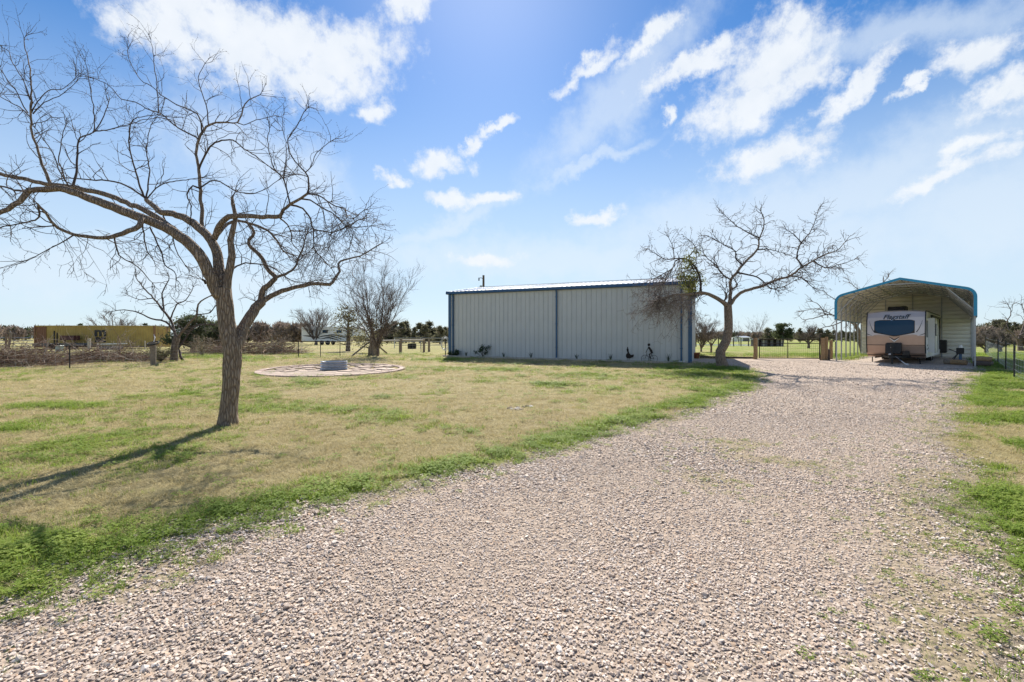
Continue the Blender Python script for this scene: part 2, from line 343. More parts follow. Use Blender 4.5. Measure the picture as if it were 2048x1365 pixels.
# ------------------------------------------------------------------ mesh helpers
class MB:
    """collects shapes, then becomes ONE mesh object"""
    def __init__(s): s.v = []; s.f = []; s.m = []
    def add(s, vs_, fs, m=0):
        o = len(s.v); s.v += [tuple(q) for q in vs_]; s.f += [tuple(i + o for i in f) for f in fs]; s.m += [m] * len(fs); return s
    def box(s, x0, y0, z0, x1, y1, z1, m=0, M=None):
        vs_ = [Vector(q) for q in ((x0, y0, z0), (x1, y0, z0), (x1, y1, z0), (x0, y1, z0), (x0, y0, z1), (x1, y0, z1), (x1, y1, z1), (x0, y1, z1))]
        if M is not None: vs_ = [M @ q for q in vs_]
        return s.add(vs_, [(0, 3, 2, 1), (4, 5, 6, 7), (0, 1, 5, 4), (1, 2, 6, 5), (2, 3, 7, 6), (3, 0, 4, 7)], m)
    def bar(s, a, b, w, h=None, m=0):
        """square bar between two points"""
        a = Vector(a); b = Vector(b); h = h or w; d = (b - a); l = d.length; q = d.to_track_quat('X', 'Z').to_matrix().to_4x4(); q.translation = a
        return s.box(0, -w / 2, -h / 2, l, w / 2, h / 2, m, q)
    def tube(s, pts, r, n=6, m=0, cap=True):
        pts = [Vector(p) for p in pts]; k = len(pts); rr = r if isinstance(r, (list, tuple)) else [r] * k; o = []
        up = None
        for i, p in enumerate(pts):
            t = (pts[min(i + 1, k - 1)] - pts[max(i - 1, 0)]).normalized()
            if up is None: up = t.orthogonal().normalized()
            up = (up - t * up.dot(t)); up = up.normalized() if up.length > 1e-5 else t.orthogonal().normalized(); w = t.cross(up)
            for j in range(n):
                a = 2 * math.pi * j / n; o.append(p + (up * math.cos(a) + w * math.sin(a)) * rr[i])
        fs = [(i * n + j, i * n + (j + 1) % n, (i + 1) * n + (j + 1) % n, (i + 1) * n + j) for i in range(k - 1) for j in range(n)]
        if cap: fs += [tuple(range(n - 1, -1, -1)), tuple(range((k - 1) * n, k * n))]
        return s.add(o, fs, m)
    def prism(s, poly, a, b, axis=1, m=0):
        """polygon in the two other axes extruded along axis from a to b"""
        def mk(u, w, t): q = [0, 0, 0]; i, j = [k for k in range(3) if k != axis]; q[i] = u; q[j] = w; q[axis] = t; return q
        n = len(poly); vs_ = [mk(u, w, a) for u, w in poly] + [mk(u, w, b) for u, w in poly]
        return s.add(vs_, [tuple(range(n)), tuple(range(2 * n - 1, n - 1, -1))] + [(i, n + i, n + (i + 1) % n, (i + 1) % n) for i in range(n)], m)
    def sheet(s, prof, a, b, th, fn, m=0):
        """profile list of (u,h) swept from a to b with thickness th; fn(u,h,t)->point"""
        n = len(prof); vs_ = []
        for t in (a, b):
            for dh in (0, -th): vs_ += [fn(u, h + dh, t) for u, h in prof]
        fs = []
        for i in range(n - 1):
            fs += [(i, i + 1, 2 * n + i + 1, 2 * n + i), (n + i + 1, n + i, 3 * n + i, 3 * n + i + 1), (i + 1, i, n + i, n + i + 1), (2 * n + i, 2 * n + i + 1, 3 * n + i + 1, 3 * n + i)]
        fs += [(0, 2 * n, 3 * n, n), (n - 1, 2 * n - 1, 4 * n - 1, 3 * n - 1)]
        return s.add(vs_, fs, m)
    def lathe(s, prof, n=24, c=(0, 0, 0), m=0):
        vs_ = [(c[0] + r * math.cos(2 * math.pi * j / n), c[1] + r * math.sin(2 * math.pi * j / n), c[2] + z) for r, z in prof for j in range(n)]
        fs = [(i * n + j, i * n + (j + 1) % n, (i + 1) * n + (j + 1) % n, (i + 1) * n + j) for i in range(len(prof) - 1) for j in range(n)]
        return s.add(vs_, fs, m)
    def mesh(s, name, mats, smooth=False, bevel=0):
        me = bpy.data.meshes.new(name); me.from_pydata(s.v, [], s.f)
        for k in (mats if isinstance(mats, (list, tuple)) else [mats]): me.materials.append(MATS[k])
        if any(s.m): me.polygons.foreach_set('material_index', s.m)
        bm = bmesh.new(); bm.from_mesh(me); bmesh.ops.recalc_face_normals(bm, faces=bm.faces)
        if bevel: bmesh.ops.bevel(bm, geom=bm.edges[:], offset=bevel, segments=1, affect='EDGES', clamp_overlap=True)
        bm.to_mesh(me); bm.free()
        if smooth: me.polygons.foreach_set('use_smooth', [True] * len(me.polygons))
        return me
    def build(s, name, mats, parent=None, smooth=False, bevel=0): return link(name, s.mesh(name, mats, smooth, bevel), parent)
def link(name, me, parent=None):
    o = bpy.data.objects.new(name, me); C.objects.link(o)
    if parent is not None: o.parent = parent
    return o
def tag(o, label, cat, group=None):
    o['label'] = label; o['category'] = cat
    if group: o['group'] = group
    return o
def thing(name, label, cat, loc=(0, 0, 0), rotz=0.0, group=None):
    o = bpy.data.objects.new(name, None); o.empty_display_size = .2; C.objects.link(o); o.location = loc; o.rotation_euler = (0, 0, rotz); return tag(o, label, cat, group)
def struct(o): o['kind'] = 'structure'; return o
def stuff(o): o['kind'] = 'stuff'; return o
def np_mesh(name, v, f, mats, smooth=False, attrs=None):
    """v (n,3), f (k,3) or (k,4) arrays"""
    me = bpy.data.meshes.new(name); v = np.asarray(v, np.float32); f = np.asarray(f, np.int32); k, c = f.shape
    me.vertices.add(len(v)); me.vertices.foreach_set('co', v.ravel()); me.loops.add(k * c); me.loops.foreach_set('vertex_index', f.ravel())
    me.polygons.add(k); me.polygons.foreach_set('loop_start', np.arange(0, k * c, c, dtype=np.int32)); me.polygons.foreach_set('loop_total', np.full(k, c, np.int32))
    for m in (mats if isinstance(mats, (list, tuple)) else [mats]): me.materials.append(MATS[m])
    me.update(calc_edges=True)
    for nm, val in (attrs or {}).items():
        a = me.attributes.new(nm, 'FLOAT', 'POINT'); a.data.foreach_set('value', np.asarray(val, np.float32))
    if smooth: me.polygons.foreach_set('use_smooth', np.ones(k, bool))
    return me
def text_mesh(txt, size, depth, shear=0.0, offset=0.0):
    cu = bpy.data.curves.new('lettering', 'FONT'); cu.body = txt; cu.size = size; cu.extrude = depth; cu.shear = shear; cu.offset = offset; cu.align_x = 'CENTER'; cu.align_y = 'CENTER'
    o = bpy.data.objects.new('lettering', cu); C.objects.link(o); bpy.context.view_layer.update()
    me = bpy.data.meshes.new_from_object(o.evaluated_get(bpy.context.evaluated_depsgraph_get())); bpy.data.objects.remove(o); bpy.data.curves.remove(cu); return me

# ------------------------------------------------------------------ ground and drive
def grow_axis(a, b, fine, ratio, lim):
    """spacing fine within [a,b], growing outside up to +-lim"""
    mid = list(np.arange(a, b, fine)); s = fine; p = mid[-1]; hi = []
    while p < lim: s *= ratio; p += s; hi.append(p)
    s = fine; p = a; lo = []
    while p > -lim: s *= ratio; p -= s; lo.append(p)
    return np.array(lo[::-1] + mid + hi)
def make_ground():
    xs = grow_axis(-12, 20, .16, 1.06, 2200); ys = grow_axis(.5, 24, .14, 1.06, 2200); ys = ys[ys > -300]
    X, Y = np.meshgrid(xs, ys); Z = G(X, Y); nx = len(xs); ny = len(ys)
    d = driveness(X, Y); Z = Z - .05 * sstep(.15, .5, d)
    v = np.stack([X, Y, Z], -1).reshape(-1, 3); i = np.arange(ny - 1)[:, None] * nx + np.arange(nx - 1)[None]; i = i.ravel()
    f = np.stack([i, i + 1, i + nx + 1, i + nx], 1)
    o = link('ground', np_mesh('ground', v, f, 'ground', True, {'green': greenness(X, Y).ravel(), 'gravelly': sstep(-.75, .1, driveness(X, Y)).ravel()})); struct(o)
make_ground()
def drive_z(x, y): return G(x, y) + .004 + .012 * (fbm(x * 1.5, y * 1.5, 5, 3) - .5)
def make_drive():
    ys = np.concatenate([np.arange(-40, 0, 1.0), np.arange(0, 12, .05), np.arange(12, Y_END + .01, .1)]); K = 36
    v = []; gr = []
    a = xl(ys); b = xr(ys)
    for _ in range(25): a = .6 * a + .4 * (xl(ys) - (edge_noise(a, ys) + .12) / .68); b = .6 * b + .4 * (xr(ys) + (edge_noise(b, ys) + .12) / .72)
    t = np.linspace(0, 1, K); X = a[:, None] + (b - a)[:, None] * t[None]; Y = np.repeat(ys[:, None], K, 1)
    Z = drive_z(X, Y); Z[:, 0] -= .012; Z[:, -1] -= .012
    # thin grass reaching in from the right and the weedy strip in the middle
    gm = gravel_green(X, Y)
    v = np.stack([X, Y, Z], -1).reshape(-1, 3); i = (np.arange(len(ys) - 1)[:, None] * K + np.arange(K - 1)[None]).ravel()
    o = link('gravel_driveway', np_mesh('gravel_driveway', v, np.stack([i, i + 1, i + K + 1, i + K], 1), 'gravel', True, {'grassy': gm.ravel(), 'bed': (1 - sstep(8, 17, Y)).ravel()})); struct(o)
def gravel_green(x, y):
    n = fbm(x * 1.6, y * 1.6, 91, 4); n2 = fbm(x * .7, y * .7, 95, 3)
    q = GP(1530, 905); mid = np.exp(-(((x - q.x) / 1.0) ** 2 + ((y - q.y) / 1.3) ** 2)) * 1.0
    q2 = GP(1430, 960); mid2 = np.exp(-(((x - q2.x) / .55) ** 2 + ((y - q2.y) / .8) ** 2)) * .8
    e2 = (xr(y) - x) * .72
    right = (1 - sstep(-.2, 1.1, e2)) * .9 * sstep(0, 1.5, y)
    e1 = (x - xl(y)) * .68
    left = (1 - sstep(0, .45, e1)) * .7
    return np.clip(np.maximum.reduce([mid * sstep(.3, .55, n), mid2 * sstep(.3, .55, n), right * sstep(.32, .55, n * .6 + n2 * .5), left * sstep(.3, .6, n)]), 0, 1)
make_drive()

# ------------------------------------------------------------------ scattered instances (geometry nodes)
def proto_collection(name, meshes):
    col = bpy.data.collections.new(name)
    for k, me in enumerate(meshes): col.objects.link(bpy.data.objects.new(f'{name}_{k:02d}', me))
    return col
def scatter(name, pts, col, rot, scl, tone):
    me = bpy.data.meshes.new(name); n = len(pts); me.vertices.add(n); me.vertices.foreach_set('co', np.asarray(pts, np.float32).ravel())
    for nm, typ, key, val in (('rot', 'FLOAT_VECTOR', 'vector', rot), ('scl', 'FLOAT_VECTOR', 'vector', scl), ('tone', 'FLOAT', 'value', tone)):
        a = me.attributes.new(nm, typ, 'POINT'); a.data.foreach_set(key, np.asarray(val, np.float32).ravel())
    o = link(name, me); gt = bpy.data.node_groups.new(name, 'GeometryNodeTree')
    gt.interface.new_socket('Geometry', in_out='INPUT', socket_type='NodeSocketGeometry'); gt.interface.new_socket('Geometry', in_out='OUTPUT', socket_type='NodeSocketGeometry')
    N = gt.nodes; L = gt.links; gi = N.new('NodeGroupInput'); go = N.new('NodeGroupOutput'); ip = N.new('GeometryNodeInstanceOnPoints'); ci = N.new('GeometryNodeCollectionInfo')
    ci.inputs['Collection'].default_value = col; ci.inputs['Separate Children'].default_value = True; ci.inputs['Reset Children'].default_value = True
    ip.inputs['Pick Instance'].default_value = True
    def named(nm, dt): a = N.new('GeometryNodeInputNamedAttribute'); a.data_type = dt; a.inputs['Name'].default_value = nm; return a.outputs[0]
    e2r = N.new('FunctionNodeEulerToRotation'); L.new(named('rot', 'FLOAT_VECTOR'), e2r.inputs[0])
    L.new(gi.outputs[0], ip.inputs['Points']); L.new(ci.outputs[0], ip.inputs['Instance']); L.new(e2r.outputs[0], ip.inputs['Rotation']); L.new(named('scl', 'FLOAT_VECTOR'), ip.inputs['Scale'])
    L.new(ip.outputs[0], go.inputs[0]); md = o.modifiers.new('scatter', 'NODES'); md.node_group = gt; return stuff(o)
def stone_meshes():
    out = []
    for k in range(9):
        bm = bmesh.new(); fl = rng.uniform(.32, .6); el = rng.uniform(.65, 1.0)
        for _ in range(13):
            q = rng.normal(size=3); q /= np.linalg.norm(q); q *= rng.uniform(.8, 1.0)
            bm.verts.new((q[0] * .5, q[1] * .5 * el, q[2] * .5 * fl))
        r = bmesh.ops.convex_hull(bm, input=bm.verts); bmesh.ops.delete(bm, geom=[e for e in r['geom_interior'] if isinstance(e, bmesh.types.BMVert)], context='VERTS')
        me = bpy.data.meshes.new('stone'); bm.to_mesh(me); bm.free(); me.materials.append(MATS['gravel_stone']); out.append(me)
    return out
STONES = proto_collection('stone', stone_meshes())
def jitter_pts(y0, y1, per, xa=-1.25, xb=1.25):
    """uniform random points over the strip of ground y0..y1, wide enough to overfill the view"""
    e = 1.3; n = int(per * (y1 - y0) * (xb - xa) * (y0 + y1 + 2 * e) / 2); y = np.sqrt(rng.uniform((y0 + e) ** 2, (y1 + e) ** 2, n)); x = rng.uniform(xa, xb, n) * y; return x, y - e
def make_gravel():
    X, Y, S = [], [], []
    for (y0, y1, per, s0, s1) in ((1.1, 3.6, 5200, .007, .027), (3.6, 6, 3000, .010, .031), (6, 9.5, 1400, .015, .037), (9.5, 15, 460, .022, .042), (15, 26, 80, .03, .046)):
        x, y = jitter_pts(y0, y1, per); k = driveness(x, y); d = k > -.12 - .55 * rng.uniform(size=len(x)) ** 2.5; x, y = x[d], y[d]
        keep = rng.uniform(size=len(x)) > .75 * gravel_green(x, y); x, y = x[keep], y[keep]
        s = s0 + (s1 - s0) * rng.uniform(size=len(x)) ** 2.2; s *= (1 + .8 * (rng.uniform(size=len(x)) < .02)) * (.78 + .44 * sstep(.3, .7, fbm(x * .8, y * .5, 131, 4)))
        X.append(x); Y.append(y); S.append(s)
    x = np.concatenate(X); y = np.concatenate(Y); s = np.concatenate(S); n = len(x)
    z = drive_z(x, y) + s * .10 + .002
    rot = np.stack([rng.normal(0, .24, n), rng.normal(0, .24, n), rng.uniform(0, 6.28, n)], 1)
    t = np.clip(.5 + (rng.uniform(size=n) - .5) * .97 + .32 * (fbm(x * .7, y * .35, 141, 4) - .5), 0, 1); t = np.where(rng.uniform(size=n) < .04, rng.uniform(.93, 1, n), np.minimum(t, .94)); o = scatter('driveway_gravel', np.stack([x, y, z], 1), STONES, rot, np.repeat(s[:, None] * 1.25, 3, 1), t)
    tag(o, 'loose crushed pinkish limestone gravel covering the driveway', 'gravel'); print('stones', n)
make_gravel()
def tuft(nb, h, spread, lean, w, mt, flat=0.0):
    v = []; f = []
    for _ in range(nb):
        a = rng.uniform(0, 6.28); r = spread * math.sqrt(rng.uniform()); b = Vector((r * math.cos(a), r * math.sin(a), -.004)); az = rng.uniform(0, 6.28)
        hh = h * rng.uniform(.5, 1.15); ln = lean * rng.uniform(.3, 1.3); d = Vector((math.cos(az), math.sin(az), 0)); sd = Vector((-d.y, d.x, 0)) * w * rng.uniform(.7, 1.3)
        up = Vector((0, 0, 1)); m_ = b + up * hh * .6 * (1 - flat) + d * hh * ln * .45; t_ = b + up * hh * (1 - flat) * rng.uniform(.75, 1) + d * hh * ln * 1.15 + up * .006
        o = len(v); v += [b - sd, b + sd, m_ + sd * .8, m_ - sd * .8, t_]; f += [(o, o + 1, o + 2, o + 3), (o + 3, o + 2, o + 4)]
    me = bpy.data.meshes.new('tuft'); me.from_pydata([tuple(q) for q in v], [], f); me.materials.append(MATS[mt]); return me
def clover(n, mt):
    v = []; f = []
    for _ in range(n):
        a = rng.uniform(0, 6.28); r = .075 * math.sqrt(rng.uniform()); c = Vector((r * math.cos(a), r * math.sin(a), rng.uniform(.01, .045)))
        for k in range(3):
            q = a + k * 2.09; d = Vector((math.cos(q), math.sin(q), rng.uniform(-.2, .5))) * rng.uniform(.008, .013); s_ = Vector((-math.sin(q), math.cos(q), 0)) * .006
            o = len(v); v += [c, c + d * .6 + s_, c + d * 1.1, c + d * .6 - s_]; f.append((o, o + 1, o + 2, o + 3))
    me = bpy.data.meshes.new('clover'); me.from_pydata([tuple(q) for q in v], [], f); me.materials.append(MATS[mt]); return me
DRYC = proto_collection('dry_tuft', [tuft(26, .038, .085, 1.7, .0016, 'grass_dry', .35) for _ in range(5)] + [tuft(18, .05, .07, 1.1, .0016, 'grass_dry') for _ in range(2)])
GRNC = proto_collection('green_tuft', [tuft(30, .045, .075, .8, .0019, 'grass_green') for _ in range(4)] + [clover(34, 'grass_green') for _ in range(3)])
def make_grass():
    D, Gn = [], []
    for (y0, y1, per, sc) in ((1.0, 4.5, 300, .95), (4.5, 8, 200, 1.1), (8, 13, 95, 1.45), (13, 22, 36, 2.1), (22, 34, 12, 3.0)):
        x, y = jitter_pts(y0, y1, per, -1.3, 1.3); k = driveness(x, y); g_ = greenness(x, y); gg = gravel_green(x, y)
        on = (k < rng.uniform(-.5, .15, len(x)))
        weed = (~on) & (rng.uniform(size=len(x)) < gg * .55)
        cpx, cpy = x - 18.37, y - 25.76; ca, sa = math.cos(rad(44.5)), math.sin(rad(44.5)); lu = cpx * ca - cpy * sa; lv = cpx * sa + cpy * ca; inside = (lu > .5) & (lu < 5.5) & (lv > -.5) & (lv < 9.2)
        sx, sy = x + 4.28, y - 30.9; sb = math.atan2(-6.0, 14.1); lu = sx * math.cos(sb) + sy * math.sin(sb); lv = -sx * math.sin(sb) + sy * math.cos(sb); inside |= (lu > 0) & (lu < 15.3) & (lv > -.05) & (lv < 9.1)
        inside |= ((x + 8.17) ** 2 + (y - 20.6) ** 2 < 3.1 ** 2) & (rng.uniform(size=len(x)) < .93); on &= ~inside; weed &= ~inside
        u = rng.uniform(size=len(x)); n_ = fbm(x * 3, y * 3, 77, 3)
        isg = u < np.clip(g_ * 1.25 - .08 + (n_ - .5) * .4, .03, .9)
        s = sc * rng.uniform(.7, 1.35, len(x)); s = s * np.where(k > -.35, .75, 1)
        gm = (on & isg) | (weed & (u < .7)); dm = (on & ~isg & (rng.uniform(size=len(x)) < .85)) | (weed & (u >= .7))
        s = np.where(weed, s * .6, s)
        D.append(np.stack([x[dm], y[dm], s[dm]], 1)); Gn.append(np.stack([x[gm], y[gm], s[gm] * (1 + .25 * g_[gm])], 1))
    for nm, arr, col, lab in (('dry_lawn_grass', np.concatenate(D), DRYC, 'short dry straw coloured winter grass over the lawn'), ('green_lawn_grass', np.concatenate(Gn), GRNC, 'fresh green grass and clover along the driveway edge')):
        x, y, s = arr.T; n = len(x); rot = np.stack([rng.normal(0, .08, n), rng.normal(0, .08, n), rng.uniform(0, 6.28, n)], 1)
        t = np.clip(.15 + .7 * fbm(x * 1.2, y * 1.2, 83, 4) + rng.normal(0, .16, n), 0, 1)
        hh = s * np.where(y > 12, .75, 1)
        o = scatter(nm, np.stack([x, y, G(x, y)], 1), col, rot, np.stack([s, s, hh], 1), t); tag(o, lab, 'grass'); print(nm, n)
make_grass()
# ------------------------------------------------------------------ tree tools
def unit(a): return a / np.maximum(np.linalg.norm(a, axis=-1, keepdims=True), 1e-9)
def tubes(paths, radii, n):
    """batch of tubes: paths (N,K,3), radii (N,K) -> verts, quads"""
    N, K, _ = paths.shape; t = np.empty_like(paths); t[:, 1:-1] = paths[:, 2:] - paths[:, :-2]; t[:, 0] = paths[:, 1] - paths[:, 0]; t[:, -1] = paths[:, -1] - paths[:, -2]
    t = unit(t); ref = np.where(np.abs(t[:, :1, 2:3]) < .9, np.array([0, 0, 1.0]), np.array([1.0, 0, 0])); u = unit(np.cross(t, np.broadcast_to(ref, t.shape))); w = np.cross(t, u)
    a = np.arange(n) * 2 * math.pi / n; v = paths[:, :, None] + radii[:, :, None, None] * (u[:, :, None] * np.cos(a)[None, None, :, None] + w[:, :, None] * np.sin(a)[None, None, :, None])
    i = (np.arange(N)[:, None, None] * K + np.arange(K - 1)[None, :, None]) * n; j = np.arange(n)[None, None]; j2 = (j + 1) % n
    f = np.stack([i + j, i + j2, i + n + j2, i + n + j], -1).reshape(-1, 4); return v.reshape(-1, 3), f
class Acc:
    def __init__(s): s.v = []; s.f = []; s.n = 0
    def add(s, v, f): s.v.append(v); s.f.append(f + s.n); s.n += len(v)
    def mesh(s, name, mt, smooth=True, origin=None, attrs=None):
        v = np.concatenate(s.v); v = v - np.array(origin if origin is not None else (0, 0, 0)); return np_mesh(name, v, np.concatenate(s.f), mt, smooth, attrs)
def smooth_path(pts, rs, step):
    """Catmull-Rom through pts, resampled"""
    p = np.array(pts, float); r = np.array(rs, float); q = np.vstack([2 * p[0] - p[1], p, 2 * p[-1] - p[-2]]); o = []; orr = []
    for k in range(len(p) - 1):
        n = max(1, int(round(np.linalg.norm(p[k + 1] - p[k]) / step)))
        for t in np.arange(n) / n:
            a, b, c, d = q[k], q[k + 1], q[k + 2], q[k + 3]
            o.append(.5 * (2 * b + (c - a) * t + (2 * a - 5 * b + 4 * c - d) * t * t + (3 * b - a - 3 * c + d) * t ** 3)); orr.append(r[k] * (1 - t) + r[k + 1] * t)
    o.append(p[-1]); orr.append(r[-1]); return np.array(o), np.array(orr)
def grow(st, dr, ln, r0, K, zig, trop, rg, tip=.35):
    """random-walk twigs: zig = kink per node, trop = pull (x,y,z)"""
    N = len(st); p = np.empty((N, K, 3)); p[:, 0] = st; d = unit(dr); s = (ln / (K - 1))[:, None]; side = np.where(rg.uniform(size=(N, 1)) < .5, -1, 1)
    for k in range(1, K):
        d = unit(d + rg.normal(size=(N, 3)) * zig + np.asarray(trop) / K); p[:, k] = p[:, k - 1] + d * s
    return p, r0[:, None] * np.linspace(1, tip, K)[None]
def spawn(paths, radii, per, rg, ang=(35, 75), a=.15, b=1.0):
    """children along batch paths; returns start, dir, parent radius, fraction"""
    N, K, _ = paths.shape; n = np.maximum(0, np.floor(per + rg.uniform(size=N))).astype(int) if np.isscalar(per) else np.floor(per + rg.uniform(size=N)).astype(int)
    idx = np.repeat(np.arange(N), n); t = rg.uniform(a, b, len(idx)) * (K - 1); k = np.minimum(t.astype(int), K - 2); u = (t - k)[:, None]
    s = paths[idx, k] * (1 - u) + paths[idx, k + 1] * u; d = unit(paths[idx, k + 1] - paths[idx, k]); pr = radii[idx, k]
    q = rg.normal(size=d.shape); q = unit(q - d * np.sum(q * d, 1, keepdims=True)); an = np.radians(rg.uniform(ang[0], ang[1], len(idx)))[:, None]
    return s, d * np.cos(an) + q * np.sin(an), pr, t / (K - 1)
def resample(path, rad_, K):
    l = np.concatenate([[0], np.cumsum(np.linalg.norm(np.diff(path, axis=0), axis=1))]); t = np.linspace(0, l[-1], K)
    return np.stack([np.interp(t, l, path[:, i]) for i in range(3)], 1), np.interp(t, l, rad_), l[-1]
def buds(pts, rg, size):
    """tiny four-sided buds at twig nodes"""
    n = len(pts); o = np.array([(1, 0, -.6), (-.5, .87, -.6), (-.5, -.87, -.6), (0, 0, 1.0)]) * size
    v = pts[:, None] + o[None] * rg.uniform(.6, 1.4, (n, 1, 1)) + rg.normal(0, size * .5, (n, 1, 3)); b = (np.arange(n) * 4)[:, None]
    f = np.concatenate([b + np.array([[0, 1, 3, 3]]), b + np.array([[1, 2, 3, 3]]), b + np.array([[2, 0, 3, 3]])]); return v.reshape(-1, 3), f[:, :3]
def leaf_cloud(c, size, rg, flat=0.0):
    n = len(c); d = rg.normal(size=(n, 3)); d[:, 2] *= (1 - flat); d = unit(d); q = unit(np.cross(d, rg.normal(size=(n, 3)))); s = (size * rg.uniform(.5, 1.4, n))[:, None]
    v = np.stack([c - q * s * .5, c + d * s, c + q * s * .5], 1).reshape(-1, 3); return v, np.arange(3 * n).reshape(-1, 3)

def traced_tree(name, label, base_px, limbs, seed, z_off, step, twig_len, twig_r, per_m, droop_boxes=(), bark='bark', twigm='twig', dense=1.0, up=.25, budsize=.006, sides=12, hang=None, zig=1.0):
    """limbs: list of (pixel polyline with optional depth offset, start radius px, end radius px, depth at start, depth at end); first one is the trunk"""
    rg = np.random.default_rng(seed); b = GP(*base_px); z0 = b.y; root = thing(name, label, 'tree', (b.x, b.y, b.z)); org = np.array((b.x, b.y, b.z))
    allp = []
    for k, (pts, r0, r1, da, db) in enumerate(limbs):
        n = len(pts); w = []; rr = []
        for i, (px, py) in enumerate(pts):
            t = i / (n - 1); dz = (da + (db - da) * t); z = z0 + dz; w.append(P(px, py, z)); rr.append((r0 + (r1 - r0) * t ** .8) / F * z * (1.0 if k == 0 or r0 > 8 else .88 if r0 > 5.5 else .74))
        if k == 0: w[0] = Vector((w[0].x, w[0].y, b.z - .12))
        p, r = smooth_path(w, rr, step); 
        if k > 0: p[1:-1] += rg.normal(0, .05 * step, p[1:-1].shape)
        L_ = np.sum(np.linalg.norm(np.diff(p, axis=0), axis=1))
        if k == 0:
            # flare at the foot and a gnarled, furrowed trunk
            hgt = (p[:, 2] - b.z); r = r * (1 + .28 * np.exp(-np.maximum(hgt, 0) / .12))
        sd = sides if (k == 0 or r0 > 5) else (8 if r0 > 2.6 else 6)
        v, f = tubes(p[None], r[None], sd * (2 if k == 0 else 1))
        if r0 > 3:
            m_ = len(p); sdd = sd * (2 if k == 0 else 1); ringi = np.repeat(np.arange(m_), sdd); jj = np.tile(np.arange(sdd), m_)
            amp = .10 if k == 0 else .09; nz = (vnoise(jj * .9 + 100 * k, ringi * .22, seed) - .5) * 2 + (vnoise(jj * .35 + 31 * k, ringi * .5, seed + 3) - .5)
            v = p[ringi] + (v - p[ringi]) * (1 + amp * nz)[:, None]
        A = Acc(); A.add(v, f); nm = 'trunk' if k == 0 else 'limb' if r0 > 3 else 'branch'
        link(nm, A.mesh(nm, bark if r0 > 3.8 else twigm, True, org), root); allp.append((p, r, L_, r0, r1))
    # twigs
    tw = Acc(); bud_pts = []
    def emit(paths, radii, n): tw.add(*tubes(paths, radii, n))
    # tw is rebound below for trees whose hanging tangles get their sunlit paleness from a lighter twig colour
    for k, (p, r, L_, r0, r1) in enumerate(allp):
        if k == 0: continue
        K = max(4, int(L_ / step) + 1); q, qr, _ = resample(p, r, K); q = q[None]; qr = qr[None]
        s, d, pr, t = spawn(q, qr, per_m * dense * L_ * (.45 if r0 > 5 else 1.0), rg, (30, 80), .12 if r0 < 5 else .35, 1.0)
        if len(s) == 0: continue
        d[:, 2] += up * rg.uniform(-.5, 1.2, len(d)); ln = twig_len * rg.uniform(.45, 1.3, len(s)); c1, cr1 = grow(s, d, ln, np.minimum(pr * .6, twig_r * 2.0), 8, .26 * zig, (0, 0, up * 1.2), rg); emit(c1, cr1, 4); bud_pts.append(c1[:, 2:].reshape(-1, 3))
        s, d, pr, t = spawn(c1, cr1, 3.0 * dense, rg, (30, 75), .2); ln = twig_len * .5 * rg.uniform(.4, 1.3, len(s)); c2, cr2 = grow(s, d, ln, np.minimum(pr * .7, twig_r * 1.15), 7, .24 * zig, (0, 0, up * .6), rg, .5); emit(c2, cr2, 3); bud_pts.append(c2[:, 2:].reshape(-1, 3))
        # leader: the limb runs out into a long thin shoot
        e = p[-1][None]; de = unit(p[-1] - p[-3])[None]; c4, cr4 = grow(np.repeat(e, 3, 0), np.repeat(de, 3, 0) + rg.normal(0, .35, (3, 3)), twig_len * rg.uniform(.4, .9, 3), np.full(3, min(r[-1], twig_r * 1.6)), 8, .2, (0, 0, up), rg); emit(c4, cr4, 4); bud_pts.append(c4.reshape(-1, 3))
        s, d, pr, t = spawn(c4, cr4, 4, rg, (30, 70), .1); c5, cr5 = grow(s, d, twig_len * .45 * rg.uniform(.4, 1.2, len(s)), np.minimum(pr * .7, twig_r), 6, .22, (0, 0, up * .5), rg, .5); emit(c5, cr5, 3); bud_pts.append(c5.reshape(-1, 3))
    if hang: tw_main = tw; tw = Acc()
    for (x0, y0, x1, y1, n, li, trop) in droop_boxes:      # tangles of fine drooping twigs hung along a limb
        p, r = allp[li][0], allp[li][1]; cand = p; n_ = n; tgt = np.stack([rg.uniform(x0, x1, n_), rg.uniform(y0, y1, n_)], 1)
        i = rg.integers(int(len(p) * .3), len(p), n_); s = p[i]; zz = z0 + rg.uniform(-1.6, 1.6, n_) * z_off; T = np.stack([(tgt[:, 0] - CX) / F * zz, zz, HC + (HY - tgt[:, 1]) / F * zz], 1)
        d = T - s; ln = np.linalg.norm(d, axis=1); c, cr = grow(s, d, ln * rg.uniform(.8, 1.1, n_), np.full(n_, twig_r * 1.3), 9, .16, trop, rg); emit(c, cr, 4); bud_pts.append(c[:, 4:].reshape(-1, 3))
        s, d, pr, t = spawn(c, cr, 5, rg, (25, 80), .25); d[:, 2] -= .1; c2, cr2 = grow(s, d, twig_len * .55 * rg.uniform(.3, 1.2, len(s)), np.full(len(s), twig_r * .9), 7, .25, (0, 0, -.2), rg, .5); emit(c2, cr2, 3)
        s, d, pr, t = spawn(c2, cr2, 1.5, rg, (25, 80), .3); c3, cr3 = grow(s, d, twig_len * .3 * rg.uniform(.3, 1.2, len(s)), np.full(len(s), twig_r * .7), 6, .25, (0, 0, -.2), rg, .6); emit(c3, cr3, 3)
    if hang: stuff(link('hanging_twigs', tw.mesh('hanging_twigs', hang, False, org), root)); tw = tw_main
    o = link('twigs', tw.mesh('twigs', twigm, False, org), root); stuff(o)
    if budsize:
        bp = np.concatenate(bud_pts); bp = bp[rg.uniform(size=len(bp)) < .5]; v, f = buds(bp, rg, budsize); o = link('buds', np_mesh('buds', v - org, f, twigm), root); stuff(o)
    return root, allp
